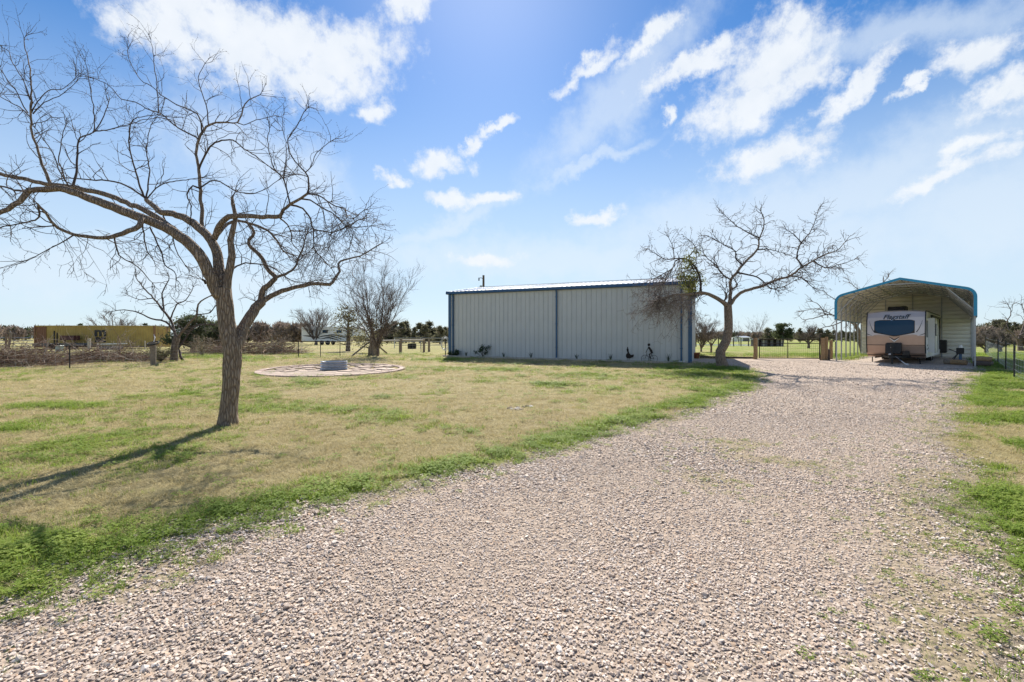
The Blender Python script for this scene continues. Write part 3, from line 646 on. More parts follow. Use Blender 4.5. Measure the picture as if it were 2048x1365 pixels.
T1 = [
 ([(455, 854), (460, 800), (463, 751), (464, 700), (453, 646), (449, 597), (446, 578)], 15.5, 15, 0, 0),
 ([(449, 600), (436, 588), (422, 558), (404, 520), (380, 490), (348, 465), (316, 449), (281, 435), (225, 414), (190, 402), (158, 388), (117, 377), (88, 380), (58, 382), (38, 403), (0, 426), (-60, 440)], 13, 4, 0, -.9),
 ([(446, 590), (441, 548), (434, 506), (418, 477), (394, 453), (372, 438), (346, 428), (322, 425), (308, 412), (293, 400)], 11.5, 4, 0, .8),
 ([(452, 590), (455, 558), (463, 512), (461, 482), (467, 453), (470, 432), (466, 409), (464, 394)], 9, 2.5, 0, .2),
 ([(466, 700), (479, 677), (486, 657), (501, 632), (512, 616), (524, 604)], 12, 8, 0, .6),
 ([(522, 606), (542, 592), (565, 583), (593, 575), (623, 568), (659, 569), (669, 558), (679, 543), (677, 528), (689, 520), (720, 512), (762, 488)], 6.5, 1.2, .6, 2.0),
 ([(520, 608), (524, 583), (535, 571), (550, 558), (552, 555), (537, 541), (523, 514), (497, 488), (508, 465), (496, 447)], 7, 3, .6, .9),
 ([(550, 557), (578, 545), (592, 530), (605, 497), (612, 470)], 4, 1.5, .75, 1.5),
 ([(428, 478), (438, 453), (452, 437), (473, 432), (514, 434), (552, 434), (561, 434)], 6.5, 4.5, .2, -.3),
 ([(559, 436), (567, 421), (581, 408), (602, 397), (616, 387)], 4.4, 3, -.3, -.5),
 ([(616, 388), (618, 365), (611, 345), (590, 324), (578, 300), (576, 280), (590, 259), (608, 224)], 2.6, 1, -.5, -.2),
 ([(580, 409), (576, 391), (567, 359), (552, 342), (543, 324), (535, 280), (539, 257)], 2.6, .9, -.35, .1),
 ([(567, 360), (570, 336), (573, 292), (566, 262)], 1.5, .8, -.25, .2),
 ([(611, 345), (622, 333), (634, 306), (661, 283)], 1.5, .8, -.4, -.7),
 ([(614, 388), (637, 391), (663, 409), (690, 418), (693, 430), (704, 438), (728, 421)], 2.4, .9, -.5, -.9),
 ([(602, 398), (620, 400), (643, 415), (666, 427), (684, 444), (702, 456), (742, 452)], 2.4, .9, -.45, -.2),
 ([(580, 410), (605, 418), (622, 438), (627, 459), (663, 465), (687, 456), (716, 441)], 2.8, 1, -.35, .3),
 ([(627, 458), (628, 494), (640, 512), (662, 536), (672, 552)], 1.8, .8, -.1, .4),
 ([(432, 474), (447, 456), (464, 444), (490, 444), (517, 453), (543, 468), (558, 488), (567, 503), (590, 512)], 5, 1.5, .3, 1.0),
 ([(466, 538), (482, 528), (514, 528), (545, 536), (580, 560), (610, 566)], 2.4, 1, .1, .9),
 ([(560, 437), (574, 450), (583, 468), (584, 486), (600, 505)], 2.2, 1, -.3, .5),
 ([(404, 452), (403, 412), (400, 371), (397, 336), (393, 309), (397, 280), (407, 262), (422, 248), (445, 245), (475, 245), (486, 218), (498, 201), (520, 190)], 5, 1, .6, 1.1),
 ([(396, 280), (393, 275), (366, 262), (346, 248), (325, 230), (293, 218), (270, 204), (243, 198), (217, 171), (188, 157)], 2.4, .8, .75, .5),
 ([(404, 264), (401, 242), (393, 227), (372, 218), (352, 209), (325, 192), (299, 171), (281, 160), (258, 119), (256, 98)], 2.2, .7, .8, 1.2),
 ([(417, 250), (415, 224), (407, 198), (397, 163), (396, 154), (410, 127)], 1.6, .7, .8, .6),
 ([(318, 226), (315, 195), (313, 163), (309, 133), (305, 98), (302, 86)], 1.5, .6, .6, .8),
 ([(398, 338), (407, 318), (419, 294), (437, 283), (466, 281), (485, 296), (511, 312), (535, 331), (552, 342)], 2.8, 1.0, .7, -.1),
 ([(475, 246), (488, 250), (512, 240), (545, 233)], 1.3, .7, 1.0, 1.2),
 ([(402, 375), (420, 363), (440, 364), (470, 382), (500, 387), (530, 380), (555, 362)], 2.2, .8, .65, 1.3),
 ([(402, 378), (385, 372), (374, 390), (382, 412), (381, 445)], 2.6, 1.2, .65, .3),
 ([(293, 401), (281, 376), (272, 347), (264, 318), (258, 283), (261, 250), (275, 236), (319, 230)], 2.8, .8, .8, .4),
 ([(292, 396), (296, 371), (299, 341), (293, 303), (296, 277), (302, 250)], 2.2, .8, .8, 1.2),
 ([(289, 394), (252, 371), (217, 362), (176, 359), (132, 356)], 2.6, 1.4, .8, .3),
 ([(293, 398), (318, 372), (345, 364), (372, 360), (400, 356)], 1.8, .9, .8, .4),
 ([(348, 458), (293, 423), (252, 406), (205, 388), (164, 379), (123, 371), (88, 368), (53, 359), (0, 349), (-60, 330)], 6.5, 3.5, -.2, .2),
 ([(60, 383), (29, 380), (0, 372), (-50, 372)], 3.2, 1.6, -.7, -.3),
 ([(101, 368), (88, 338), (76, 303), (64, 265), (62, 236), (62, 201), (63, 171), (59, 130), (50, 98), (48, 78)], 4, .8, .1, -.2),
 ([(63, 226), (79, 198), (103, 180), (129, 177), (152, 154)], 1.6, .7, 0, -.5),
 ([(66, 228), (88, 206), (117, 192), (152, 165)], 1.6, .7, 0, .5),
 ([(60, 234), (44, 218), (23, 206), (0, 193), (-30, 170)], 1.7, .9, 0, .4),
 ([(56, 226), (41, 201), (29, 177), (15, 163), (0, 139)], 1.6, .8, 0, -.6),
 ([(60, 200), (47, 163), (35, 142), (22, 119), (18, 104), (0, 91)], 1.5, .7, -.1, .3),
 ([(146, 378), (152, 347), (155, 312), (160, 277), (187, 265), (205, 239), (217, 206)], 3.2, .9, .1, .5),
 ([(187, 266), (188, 224), (182, 192), (177, 154), (170, 124)], 1.5, .7, .3, 0),
 ([(186, 264), (220, 259), (255, 250), (281, 242), (322, 236)], 1.6, .7, .3, -.4),
 ([(141, 378), (117, 338), (103, 303), (70, 256)], 1.9, .9, -.4, -.9),
 ([(130, 358), (119, 324), (120, 303), (126, 265), (132, 250)], 1.6, .8, .3, .1),
 ([(282, 436), (278, 453), (246, 467), (211, 476), (176, 474), (148, 470), (116, 456), (102, 442), (91, 425), (74, 407)], 6, 2, -.5, -1.3),
 ([(108, 452), (70, 455), (60, 456)], 1.8, 1, -1.1, -1.4),
 ([(148, 470), (130, 481), (102, 498), (56, 521)], 2.0, .9, -1.0, -1.2),
 ([(76, 412), (79, 428), (70, 440), (35, 449), (0, 455), (-40, 470)], 2.6, 1.2, -.9, -.5),
 ([(228, 473), (239, 512), (267, 527), (292, 551), (305, 566)], 2.0, .9, -.7, -.2),
 ([(285, 448), (292, 495), (306, 520)], 2.0, 1, -.4, .2),
 ([(300, 455), (323, 505), (330, 530), (348, 544), (352, 560)], 2.2, 1, -.3, -.8),
 ([(326, 432), (345, 470), (352, 500), (370, 530)], 2.0, 1, .4, .9),
 ([(412, 568), (409, 562), (405, 560)], 3.5, 3, 0, -.05),
]
traced_tree('mesquite_tree', 'large leaning bare mesquite tree standing alone on the dry lawn', (455, 850), T1, 3, .25, .10, .62, .0042, 4.6,
            droop_boxes=[(570, 450, 690, 570, 16, 16, (0, 0, -.5)), (580, 470, 700, 575, 9, 17, (0, 0, -.3)), (620, 430, 765, 540, 14, 15, (0, 0, -.5)), (650, 420, 770, 520, 12, 14, (0, 0, -.5)), (540, 480, 660, 575, 12, 18, (0, 0, -.4)), (560, 500, 720, 590, 10, 5, (0, 0, .1)), (190, 480, 300, 590, 9, 47, (0, 0, -.4)), (440, 450, 560, 540, 8, 18, (0, 0, -.3))])
T2 = [
 ([(1447, 736), (1441, 716), (1441, 703), (1452, 684), (1457, 659), (1457, 634), (1456, 610)], 10.5, 7.2, 0, 0),
 ([(1455, 612), (1448, 606), (1435, 598), (1418, 589), (1401, 585), (1387, 588), (1362, 589), (1338, 592), (1312, 602)], 6, 1.2, 0, -1.0),
 ([(1402, 586), (1401, 564), (1396, 545), (1385, 528), (1368, 517), (1351, 522), (1346, 536), (1323, 550), (1301, 561)], 3.6, .8, -.5, .6),
 ([(1368, 517), (1346, 517), (1332, 520), (1312, 509), (1298, 499)], 1.8, .7, 0, .5),
 ([(1372, 518), (1387, 503), (1389, 492), (1379, 481)], 1.5, .7, 0, -.8),
 ([(1348, 517), (1346, 497), (1337, 475)], 1.3, .6, .1, .2),
 ([(1457, 614), (1460, 600), (1461, 578), (1463, 559), (1477, 542), (1485, 531), (1504, 511), (1517, 497), (1517, 481), (1527, 458), (1528, 442), (1522, 424)], 5.2, 1, 0, .8),
 ([(1485, 531), (1471, 517), (1471, 503), (1452, 492), (1432, 481), (1418, 474)], 2.2, .8, .3, 1.3),
 ([(1463, 561), (1446, 550), (1432, 531), (1418, 520), (1407, 506)], 2.2, .8, .2, -.9),
 ([(1518, 476), (1499, 467), (1482, 458), (1463, 444), (1447, 428)], 2, .7, .6, .9),
 ([(1515, 500), (1541, 500), (1566, 506)], 1.9, .7, .5, -.6),
 ([(1475, 546), (1507, 552), (1527, 564), (1543, 578), (1571, 572), (1588, 562)], 2.5, .8, .2, -1.4),
 ([(1458, 612), (1474, 592), (1490, 582), (1518, 575), (1546, 563), (1580, 553), (1591, 545), (1605, 534), (1627, 522), (1646, 511), (1671, 503), (1691, 484)], 5, .9, 0, -.6),
 ([(1605, 533), (1594, 517), (1598, 497), (1605, 483), (1619, 467), (1630, 442), (1635, 425)], 2.4, .7, -.3, .4),
 ([(1603, 486), (1588, 470), (1574, 461)], 1.4, .6, 0, .8),
 ([(1628, 522), (1649, 535), (1674, 531), (1708, 520)], 2, .7, -.3, .2),
 ([(1580, 553), (1602, 556), (1624, 574)], 2.2, .8, -.2, -1),
 ([(1462, 580), (1476, 570), (1470, 562)], 2.4, 1.4, .1, .4),
 ([(1446, 606), (1454, 590), (1450, 584)], 2.6, 1.6, 0, -.4),
]
traced_tree('mesquite_tree', 'crooked bare mesquite tree with a green clump at the corner of the metal shed', (1447, 735), T2, 5, .8, .22, .95, .009, 7.5,
            droop_boxes=[(1258, 598, 1375, 652, 95, 1, (0, 0, -.15)), (1268, 580, 1350, 640, 45, 2, (0, 0, -.3))], up=.15, zig=1.35, hang='twig_pale', budsize=.016, sides=10)
T3 = [
 ([(348, 726), (349, 697), (354, 673)], 6.5, 6, 0, 0),
 ([(353, 676), (345, 649), (327, 622), (308, 598), (286, 574), (272, 556)], 4, 1, 0, .6),
 ([(350, 664), (330, 644), (303, 638), (279, 627), (248, 620), (220, 624)], 3, .8, 0, -.8),
 ([(356, 674), (373, 653), (393, 631), (396, 609), (417, 594), (432, 588)], 4, 1, 0, -.3),
 ([(328, 624), (325, 587), (338, 560), (335, 548)], 2.2, .8, .3, .9),
 ([(340, 640), (352, 612), (372, 600), (386, 575)], 2.2, .8, .1, -.9),
 ([(394, 630), (420, 626), (436, 606)], 1.8, .8, -.2, .8),
 ([(305, 597), (280, 600), (255, 590)], 1.5, .7, .4, -.4),
 ([(366, 722), (360, 706), (357, 698), (368, 684), (380, 660), (400, 650), (428, 650)], 3.4, 1.4, .3, 1.2),
]
traced_tree('mesquite_tree', 'small twin-trunked bare tree in front of the dark cedar beyond the wire fence', (348, 723), T3, 8, .8, .25, .8, .010, 2.6, up=.2, budsize=0, bark='bark_far', twigm='twig', sides=8)

def bare_tree(name, label, base, h, spread, stems, seed, r0=.09, fan=28, tr=.012, twigm='twig_far', dense=1.0, group=None, trunk_h=.12, up=.8):
    """upright fan-shaped winter tree: trunk splitting low into many straight rising stems"""
    rg = np.random.default_rng(seed); root = thing(name, label, 'tree', tuple(base), 0, group)
    th = h * trunk_h; p, r = smooth_path([(0, 0, -.1), (.02, 0, th * .5), (0, .01, th)], [r0 * 1.25, r0, r0 * .95], .12); A = Acc(); A.add(*tubes(p[None], r[None], 9)); link('trunk', A.mesh('trunk', 'bark_far'), root)
    a = rg.uniform(0, 6.28, stems); tilt = np.radians(fan) * np.sqrt(rg.uniform(.02, 1, stems)); d = np.stack([np.sin(tilt) * np.cos(a), np.sin(tilt) * np.sin(a), np.cos(tilt)], 1)
    st = np.zeros((stems, 3)); st[:, 2] = th * rg.uniform(.5, 1.0, stems); c, cr = grow(st, d, (h - th) * rg.uniform(.65, 1.05, stems), r0 * rg.uniform(.35, .6, stems), 12, .06, (0, 0, .12), rg, .15)
    S = Acc(); S.add(*tubes(c, cr, 5)); o = link('stems', S.mesh('stems', 'bark_far' if r0 > .05 else twigm), root)
    T = Acc(); q, qr = c, cr
    for lv, (per, ln, rr) in enumerate(((9 * dense, .30, tr * 1.3), (5 * dense, .14, tr), (2.2 * dense, .07, tr * .8))):
        s, d, pr, t = spawn(q, qr, per, rg, (18, 48), .15 if lv == 0 else .2); q, qr = grow(s, d, h * spread * ln * rg.uniform(.4, 1.2, len(s)) * (1.15 - .6 * t), np.minimum(pr * .8, rr), 7, .09, (0, 0, .3 * up), rg, .45); T.add(*tubes(q, qr, 3))
    stuff(link('twigs', T.mesh('twigs', twigm, False), root)); return root
def cedar_tree(name, label, base, h, r, seed, mt='cedar_leaf', n=5000, leaf=.10, group=None, cone=1.0, lo=.12, gaps=.35):
    rg = np.random.default_rng(seed); root = thing(name, label, 'tree', tuple(base), 0, group)
    p, rr = smooth_path([(0, 0, -.1), (.03, .02, h * .4), (0, 0, h * .9)], [r * .09 + .03, r * .06 + .02, .01], .3); A = Acc(); A.add(*tubes(p[None], rr[None], 7)); link('trunk', A.mesh('trunk', 'bark_far'), root)
    nb = 46; zb = h * (lo + (1 - lo) * rg.uniform(size=nb) ** 1.1); fr = np.clip((zb / h - lo) / (1 - lo), 0, 1); rb = r * ((1 - fr) ** (.75 * cone) * .95 + .08) * rg.uniform(.55, 1.1, nb); az = rg.uniform(0, 6.28, nb)
    i = rg.integers(0, nb, n); t = rg.uniform(.25, 1, n) ** .7; cs = np.stack([np.cos(az[i]) * rb[i] * t, np.sin(az[i]) * rb[i] * t, zb[i] + t * rb[i] * .32], 1) + rg.normal(0, 1, (n, 3)) * np.array([.13, .13, .09]) * r * (.5 + gaps)
    v, f = leaf_cloud(cs, leaf, rg); o = link('crown', np_mesh('crown', v, f, mt, False, {'tone': np.repeat(rg.uniform(0, 1, n) * .4 + rg.uniform(0, .6, nb)[i], 3)}), root)
    nbp = np.stack([np.stack([np.zeros(nb), np.zeros(nb), zb], 1), np.stack([np.cos(az) * rb * .9, np.sin(az) * rb * .9, zb + rb * .28], 1)], 1); B = Acc(); B.add(*tubes(nbp, np.stack([np.full(nb, .02 * r + .008), np.full(nb, .006)], 1), 3)); stuff(link('branches', B.mesh('branches', 'twig_far'), root))
    return root
def at(px, py, z=None):
    q = GP(px, py) if z is None else Vector(((px - CX) / F * z, z, 0)); return (q.x, q.y, g1(q.x, q.y) - .02)
def hgt(px_rows, z): return px_rows / F * z
b = at(755, 713); bare_tree('fan_tree', 'tall fan-shaped bare tree rising behind the old corner fence posts', b, hgt(182, b[1]), 1.0, 24, 21, .078, 33, .010, dense=1.2)
b = at(632, 690); bare_tree('fan_tree', 'smaller fan-shaped bare tree in front of the white fifth-wheel camper', b, hgt(84, b[1]), 1.0, 26, 22, .24, 42, .022, twigm='twig_pale', dense=1.0)
b = at(696, 703); cedar_tree('juniper_tree', 'thin see-through juniper tree beside the white fifth-wheel camper', b, hgt(90, b[1]), 2.2, 23, 'cedar_brown', 1500, .12, cone=.8, gaps=.5)
b = at(741, 706); cedar_tree('juniper_tree', 'small olive juniper tree at the foot of the tall fan-shaped tree', b, hgt(64, b[1]), 1.3, 27, 'cedar_brown', 1000, .11, cone=.7, gaps=.5)
b = at(385, 706); cedar_tree('cedar_tree', 'dark green spreading cedar tree behind the twin-trunked bare tree', b, hgt(72, b[1]), 1.9, 24, 'cedar_leaf', 6500, .13, cone=.5, gaps=.35)
b = at(432, 704); cedar_tree('cedar_tree', 'low dark cedar tree just left of the big mesquite trunk', b, hgt(56, b[1]), 1.9, 25, 'cedar_leaf', 4200, .14, cone=.4, gaps=.3)
b = at(236, 690); bare_tree('fan_tree', 'bare fan-shaped tree poking up behind the yellow shipping container', b, hgt(72, b[1]), 1.1, 20, 26, .2, 48, .03, dense=.8)
b = at(1402, 704); bare_tree('thicket_tree', 'rusty brown bare tree showing past the right corner of the metal shed', b, hgt(80, b[1]), 1.0, 14, 31, .075, 40, .016, dense=1.3)
b = at(1422, 708); bare_tree('thicket_tree', 'small dark crooked bare tree left of the crooked mesquite trunk', b, hgt(74, b[1]), .8, 7, 32, .07, 44, .016, dense=.9, trunk_h=.3)
b = at(1478, 690); bare_tree('sapling', 'wispy leafless sapling by the pond right of the crooked mesquite trunk', b, hgt(52, b[1]), .8, 8, 33, .05, 24, .018, dense=.7, twigm='twig_pale')
b = at(1512, 690); bare_tree('sapling', 'wispy leafless fan-shaped sapling behind the left gate post', b, hgt(70, b[1]), .9, 12, 34, .06, 30, .02, dense=.7, twigm='twig_pale')
b = at(1617, 697); bare_tree('orchard_tree', 'small round bare tree in the field beyond the pipe gate', b, hgt(48, b[1]), 1.1, 11, 35, .13, 52, .02, dense=1.1, trunk_h=.3)
b = at(1566, 686); cedar_tree('cedar_tree', 'rounded dark cedar bush behind the low coop in the field', b, hgt(36, b[1]), 2.5, 36, 'cedar_leaf', 4500, .26, cone=.35, gaps=.3)
def lean_tree(name, label, px_pts, base, seed, subs, tl, tr):
    limbs = [(px_pts, 5.0, 3.0, 0, 0)] + subs; return traced_tree(name, label, base, limbs, seed, .8, .3, tl, tr, 2.2, up=.1, budsize=0, bark='bark_far', twigm='twig_far', sides=8)
lean_tree('mesquite_tree', 'bare spreading tree with long low limbs seen through the left side of the carport', [(1728, 712), (1722, 690), (1716, 660), (1706, 645)], (1728, 709), 41,
 [([(1708, 648), (1690, 640), (1672, 632), (1650, 630), (1632, 636), (1612, 640)], 2.6, .9, 0, -1.2), ([(1690, 640), (1670, 650), (1648, 655), (1628, 664)], 1.8, .8, -.4, .6), ([(1708, 648), (1700, 630), (1690, 612), (1672, 600), (1655, 590)], 2.4, .8, 0, 1.2),
  ([(1650, 630), (1640, 612), (1626, 604)], 1.4, .7, -.9, -.5), ([(1668, 632), (1650, 622), (1630, 618), (1608, 622)], 1.5, .7, -.6, .8), ([(1714, 655), (1724, 630), (1740, 600), (1762, 570), (1775, 556)], 2.8, .8, 0, 1.0), ([(1735, 608), (1722, 585), (1700, 566)], 1.6, .7, .6, -.6)], 1.0, .013)
lean_tree('mesquite_tree', 'grey tangled bare tree at the right edge behind the post-and-wire fence', [(2042, 704), (2040, 690), (2036, 678)], (2042, 702), 43,
 [([(2036, 680), (2020, 664), (2000, 656), (1980, 660)], 2.4, .8, 0, -1), ([(2036, 680), (2046, 655), (2050, 635), (2044, 612)], 2.4, .8, 0, 1), ([(2018, 663), (2014, 645), (2022, 626), (2016, 610)], 1.6, .7, -.4, .5), ([(2038, 672), (2070, 655), (2090, 640)], 2, .8, 0, 0)], 1.3, .02)
b = at(1972, 706); bare_tree('thicket_tree', 'grey bushy bare tree right of the carport behind the fence', b, hgt(44, b[1]), 1.3, 14, 44, .13, 58, .02, dense=1.2, trunk_h=.25, twigm='twig_pale')
b = at(2000, 704); bare_tree('thicket_tree', 'pale low spreading bare tree second from the carport behind the fence', b, hgt(40, b[1]), 1.3, 14, 45, .13, 62, .02, dense=1.2, trunk_h=.3, twigm='twig_pale')
# cedars along the far side of the field
def cedars(px_list, z, h0, h1, label, group, seed, mt='cedar_leaf'):
    rg = np.random.default_rng(seed); protos = []; ords = 'leftmost second third fourth fifth sixth seventh eighth ninth tenth eleventh twelfth'.split(); px_list = sorted(px_list)
    for k, px in enumerate(px_list):
        zz = z * rg.uniform(.9, 1.15); h = rg.uniform(h0, h1); b = at(px, 0, zz)
        if k < 4: protos.append(cedar_tree('cedar_tree', label, b, 4.0, 1.5, seed + k, mt, 3200, .18, group, .9, .05)); t = protos[-1]
        else:
            src = protos[k % 4]; t = src.copy(); C.objects.link(t); t.location = b
            for ch in src.children: c = ch.copy(); C.objects.link(c); c.parent = t
        t['label'] = (ords[k] + (' ' if k == 0 else ' from left, ')) + label; t.scale = (h / 4.0 * rg.uniform(.9, 1.5),) * 2 + (h / 4.0,); t.rotation_euler = (0, 0, rg.uniform(0, 6.28))
cedars([774, 790, 803, 812, 829, 840, 851, 858, 868, 880, 890, 896], 95, 3.2, 5.2, 'cedar in the treeline left of the metal shed', 'cedars left of the shed', 300, 'cedar_far')
cedars([1640, 1655, 1668, 1684, 1700, 1712, 1580, 1600, 1536], 120, 2.8, 4.2, 'cedar in the far treeline between gate and carport', 'cedars beyond the gate', 330, 'cedar_far')
cedars([1976, 1992, 2003, 2014, 2030, 2045, 2060], 75, 3.2, 4.6, 'cedar in the treeline right of the carport', 'cedars right of the carport', 350, 'cedar_far')
cedars([8, 30, 52, 96, 130, 160, 205, 262, 290], 190, 5.0, 7.0, 'tiny cedar on the skyline by the yellow container', 'skyline cedars on the left', 370)
def woods(name, label, px0, px1, z, top0, top1, n, mt, seed, leaf, depth=14):
    """far woodland that reads as one mass: crowns of many small slivers"""
    rg = np.random.default_rng(seed); nt_ = int(abs(px1 - px0) / F * z / 1.6) + 3; cx = rg.uniform(px0, px1, nt_); zz = z + rg.uniform(0, depth, nt_); top = rg.uniform(top0, top1, nt_); hh = HC + (HY - top) / F * zz - .4
    x = (cx - CX) / F * zz; i = rg.integers(0, nt_, n); u = rg.normal(size=(n, 3)); u = unit(u) * rg.uniform(.3, 1, (n, 1)) ** .6; w = np.maximum(1.2, hh[i] * .42)
    c = np.stack([x[i] + u[:, 0] * w, zz[i] + u[:, 1] * w, .4 + hh[i] * (.52 + .48 * u[:, 2])], 1); d = rg.normal(size=(n, 3)) * np.array([.6, .6, 1]); d[:, 2] = np.abs(d[:, 2]) + .2; d = unit(d); q = unit(np.cross(d, rg.normal(size=(n, 3)))); s = leaf * rg.uniform(.5, 1.5, (n, 1))
    v = np.stack([c - q * s * .22, c + d * s, c + q * s * .22], 1).reshape(-1, 3); o = link(name, np_mesh(name, v, np.arange(3 * n).reshape(-1, 3), mt, False, {'tone': np.repeat(.45 * rg.uniform(size=n) + .55 * rg.uniform(size=nt_)[i], 3)})); stuff(tag(o, label, 'woods'))
woods('winter_woods', 'grey brown leafless woodland on the far left skyline', -80, 330, 150, 652, 662, 9000, 'wood_brown', 401, 1.1, 50)
woods('winter_woods', 'brown leafless thicket behind the fifth-wheel camper', 395, 620, 88, 645, 660, 12000, 'wood_brown', 402, .8)
woods('winter_woods', 'reddish brown leafless woods left of the metal shed', 715, 930, 100, 655, 666, 10000, 'wood_brown', 403, .8)
woods('winter_woods', 'low brown leafless woods far beyond the gate', 1375, 1730, 190, 666, 671, 8000, 'wood_brown', 404, 1.3, 60)
woods('winter_woods', 'grey leafless thicket behind the fence on the right', 1950, 2130, 62, 652, 668, 7000, 'wood_brown', 405, .6)
woods('evergreen_woods', 'dark green evergreen skyline on the far left', -80, 330, 230, 652, 658, 4000, 'wood_green', 406, 1.6, 60)
woods('evergreen_woods', 'dark evergreen thicket under the big mesquite limb', 430, 560, 95, 652, 664, 5000, 'wood_green', 407, .8)
woods('evergreen_woods', 'dark evergreen band on the horizon beyond the gate', 1400, 1760, 260, 666, 670, 6000, 'wood_green', 408, 1.8, 60)
woods('evergreen_woods', 'dark evergreens behind the fence right of the carport', 1955, 2130, 85, 650, 662, 5000, 'wood_green', 409, .8)
def mistletoe():
    c0 = np.array(P(1386, 550, GP(1447, 735).y - .2)); rg = np.random.default_rng(77); root = thing('mistletoe_clump', 'olive green mistletoe clump hanging in the crooked mesquite tree', 'plant', tuple(c0)); n = 2600
    k = rg.normal(0, 1, (16, 3)) * np.array([.26, .26, .40]); i = rg.integers(0, 16, n); c = k[i] + rg.normal(0, .14, (n, 3)); v, f = leaf_cloud(c, .06, rg); link('leaves', np_mesh('leaves', v, f, 'mistletoe', False, {'tone': np.repeat(rg.uniform(size=n) * .6 + .4 * rg.uniform(size=16)[i], 3)}), root)
    pp = np.stack([np.repeat(np.array([[.25, 0, -.15]]), 16, 0), k * .5 + np.array([.1, 0, -.05]), k], 1); B = Acc(); B.add(*tubes(pp, np.full((16, 3), .012), 4)); link('stems', B.mesh('stems', 'twig_far'), root)
mistletoe()
# ------------------------------------------------------------------ metal shed
def rib_profile(n, pitch, rib=.055, h=.022):
    o = [(0, 0)]
    for k in range(n):
        c = (k + .5) * pitch; o += [(c - rib, 0), (c - rib * .45, h), (c + rib * .45, h), (c + rib, 0)]
    o.append((n * pitch, 0)); return o
def shed():
    L0 = Vector((-126 / F * 30.9, 30.9, 0)); R0 = Vector((359 / F * 24.9, 24.9, 0)); d = R0 - L0; W = d.length; ang = math.atan2(d.y, d.x); D = 9.1; z0 = .20; H = HC + 3.085 - z0; RISE = .73
    s = thing('metal_shed', 'long grey ribbed metal shed with blue trim and white roof', 'shed', (L0.x, L0.y, z0), ang)
    MB().box(.02, .02, -.15, W - .02, D - .02, .10).build('foundation', 'concrete', s)
    np_ = 17; pw = W / np_; pr = rib_profile(3, pw / 3, .026, .03)
    me = MB().sheet(pr, .06, H - .02, .006, lambda u, h, t: (u, -h, t)).mesh('wall_panel', 'panel_grey')
    for k in range(np_): o = link('wall_panel', me, s); o.location = (k * pw, 0, 0)
    for k in range(np_): o = link('wall_panel', me, s); o.location = ((k + 1) * pw, D, 0); o.rotation_euler = (0, 0, math.pi)
    ne = 10; ew = D / ne
    for side in (0, 1):
        for k in range(ne):
            a, b = k * ew, (k + 1) * ew; top = lambda y: H - .03 + RISE * (1 - abs(y - D / 2) / (D / 2)); m = MB(); pf = rib_profile(3, ew / 3, .026, .03); x = W if side else 0; sg = 1 if side else -1
            vs_ = []; 
            for (u, h) in pf: vs_ += [(x + sg * h, a + u, .06), (x + sg * h, a + u, top(a + u))]
            m.add(vs_, [(2 * i, 2 * i + 2, 2 * i + 3, 2 * i + 1) for i in range(len(pf) - 1)]); m.build('wall_panel', 'panel_grey', s)
    ov = .12; sl = math.hypot(D / 2 + ov, RISE * (D / 2 + ov) / (D / 2)); th = math.atan2(RISE, D / 2); rp = rib_profile(3, (W + .2) / np_ / 3, .03, .03)
    mr = MB().sheet(rp, 0, sl, .006, lambda u, h, t: (u, t, h)).mesh('roof_panel', 'roof_metal'); rw = (W + .2) / np_
    for k in range(np_):
        o = link('roof_panel', mr, s); o.location = (-.1 + k * rw, -ov, H + .05 - RISE * ov / (D / 2)); o.rotation_euler = (th, 0, 0)
        o = link('roof_panel', mr, s); o.location = (-.1 + (k + 1) * rw, D + ov, H + .05 - RISE * ov / (D / 2)); o.rotation_euler = (th, 0, math.pi)
    MB().box(-.1, D / 2 - .15, H + .06 + RISE - .03, W + .1, D / 2 + .15, H + .06 + RISE + .035).build('ridge_cap', 'roof_metal', s)
    g = MB().prism([(-.22, H + .02), (-.24, H - .14), (-.06, H - .17), (-.04, H + .02), (-.055, H + .02), (-.075, H - .15), (-.225, H - .12), (-.205, H + .02)], -.12, W + .12, 0).build('gutter', 'blue_trim', s)
    MB().prism([(D + .04, H + .02), (D + .06, H - .17), (D + .22, H - .14), (D + .2, H + .02)], -.12, W + .12, 0).build('gutter', 'blue_trim', s)
    for x0, x1 in ((-.03, .17), (W - .17, W + .03)):
        MB().box(x0, -.045, -.02, x1, -.024, H - .16).box(x0 if x0 < 1 else x1 - .02, -.024, -.02, x0 + .02 if x0 < 1 else x1, .16, H - .1).build('corner_trim', 'blue_trim', s)
    for x in (.36, W / 2 - .02, W - .52):
        dn = MB().tube([(x, -.13, H - .14), (x, -.11, H - .26), (x, -.085, H - .36), (x, -.085, .22), (x, -.10, .10), (x, -.26, .0)], .062, 4).build('downspout', 'blue_trim', s)
        for z in (.8, H / 2, H - .6): MB().box(x - .08, -.15, z, x + .08, -.025, z + .03).build('strap', 'blue_trim', dn)
    for x in (-.08, W + .02):
        m = MB(); m.bar((x + .03, -.2, H - .04), (x + .03, D / 2, H + RISE), .09, .18); m.bar((x + .03, D / 2, H + RISE), (x + .03, D + .2, H - .04), .09, .18); m.build('rake_trim', 'blue_trim', s)
    base = MB().box(.2, -.03, .02, W - .2, -.018, .11).build('base_trim', 'panel_grey', s)
    Mx = s.matrix_basis.copy() if False else Matrix.Translation((L0.x, L0.y, z0)) @ Matrix.Rotation(ang, 4, 'Z')
    def loc(x, y): q = Mx @ Vector((x, y, 0)); return (q.x, q.y, g1(q.x, q.y))
    # garden edging: weathered timbers laid end to end along the wall
    ed = [(0.0, 2.6), (2.62, 5.3), (5.32, 7.9), (7.92, 10.4), (10.42, 12.9), (12.92, 15.1)]
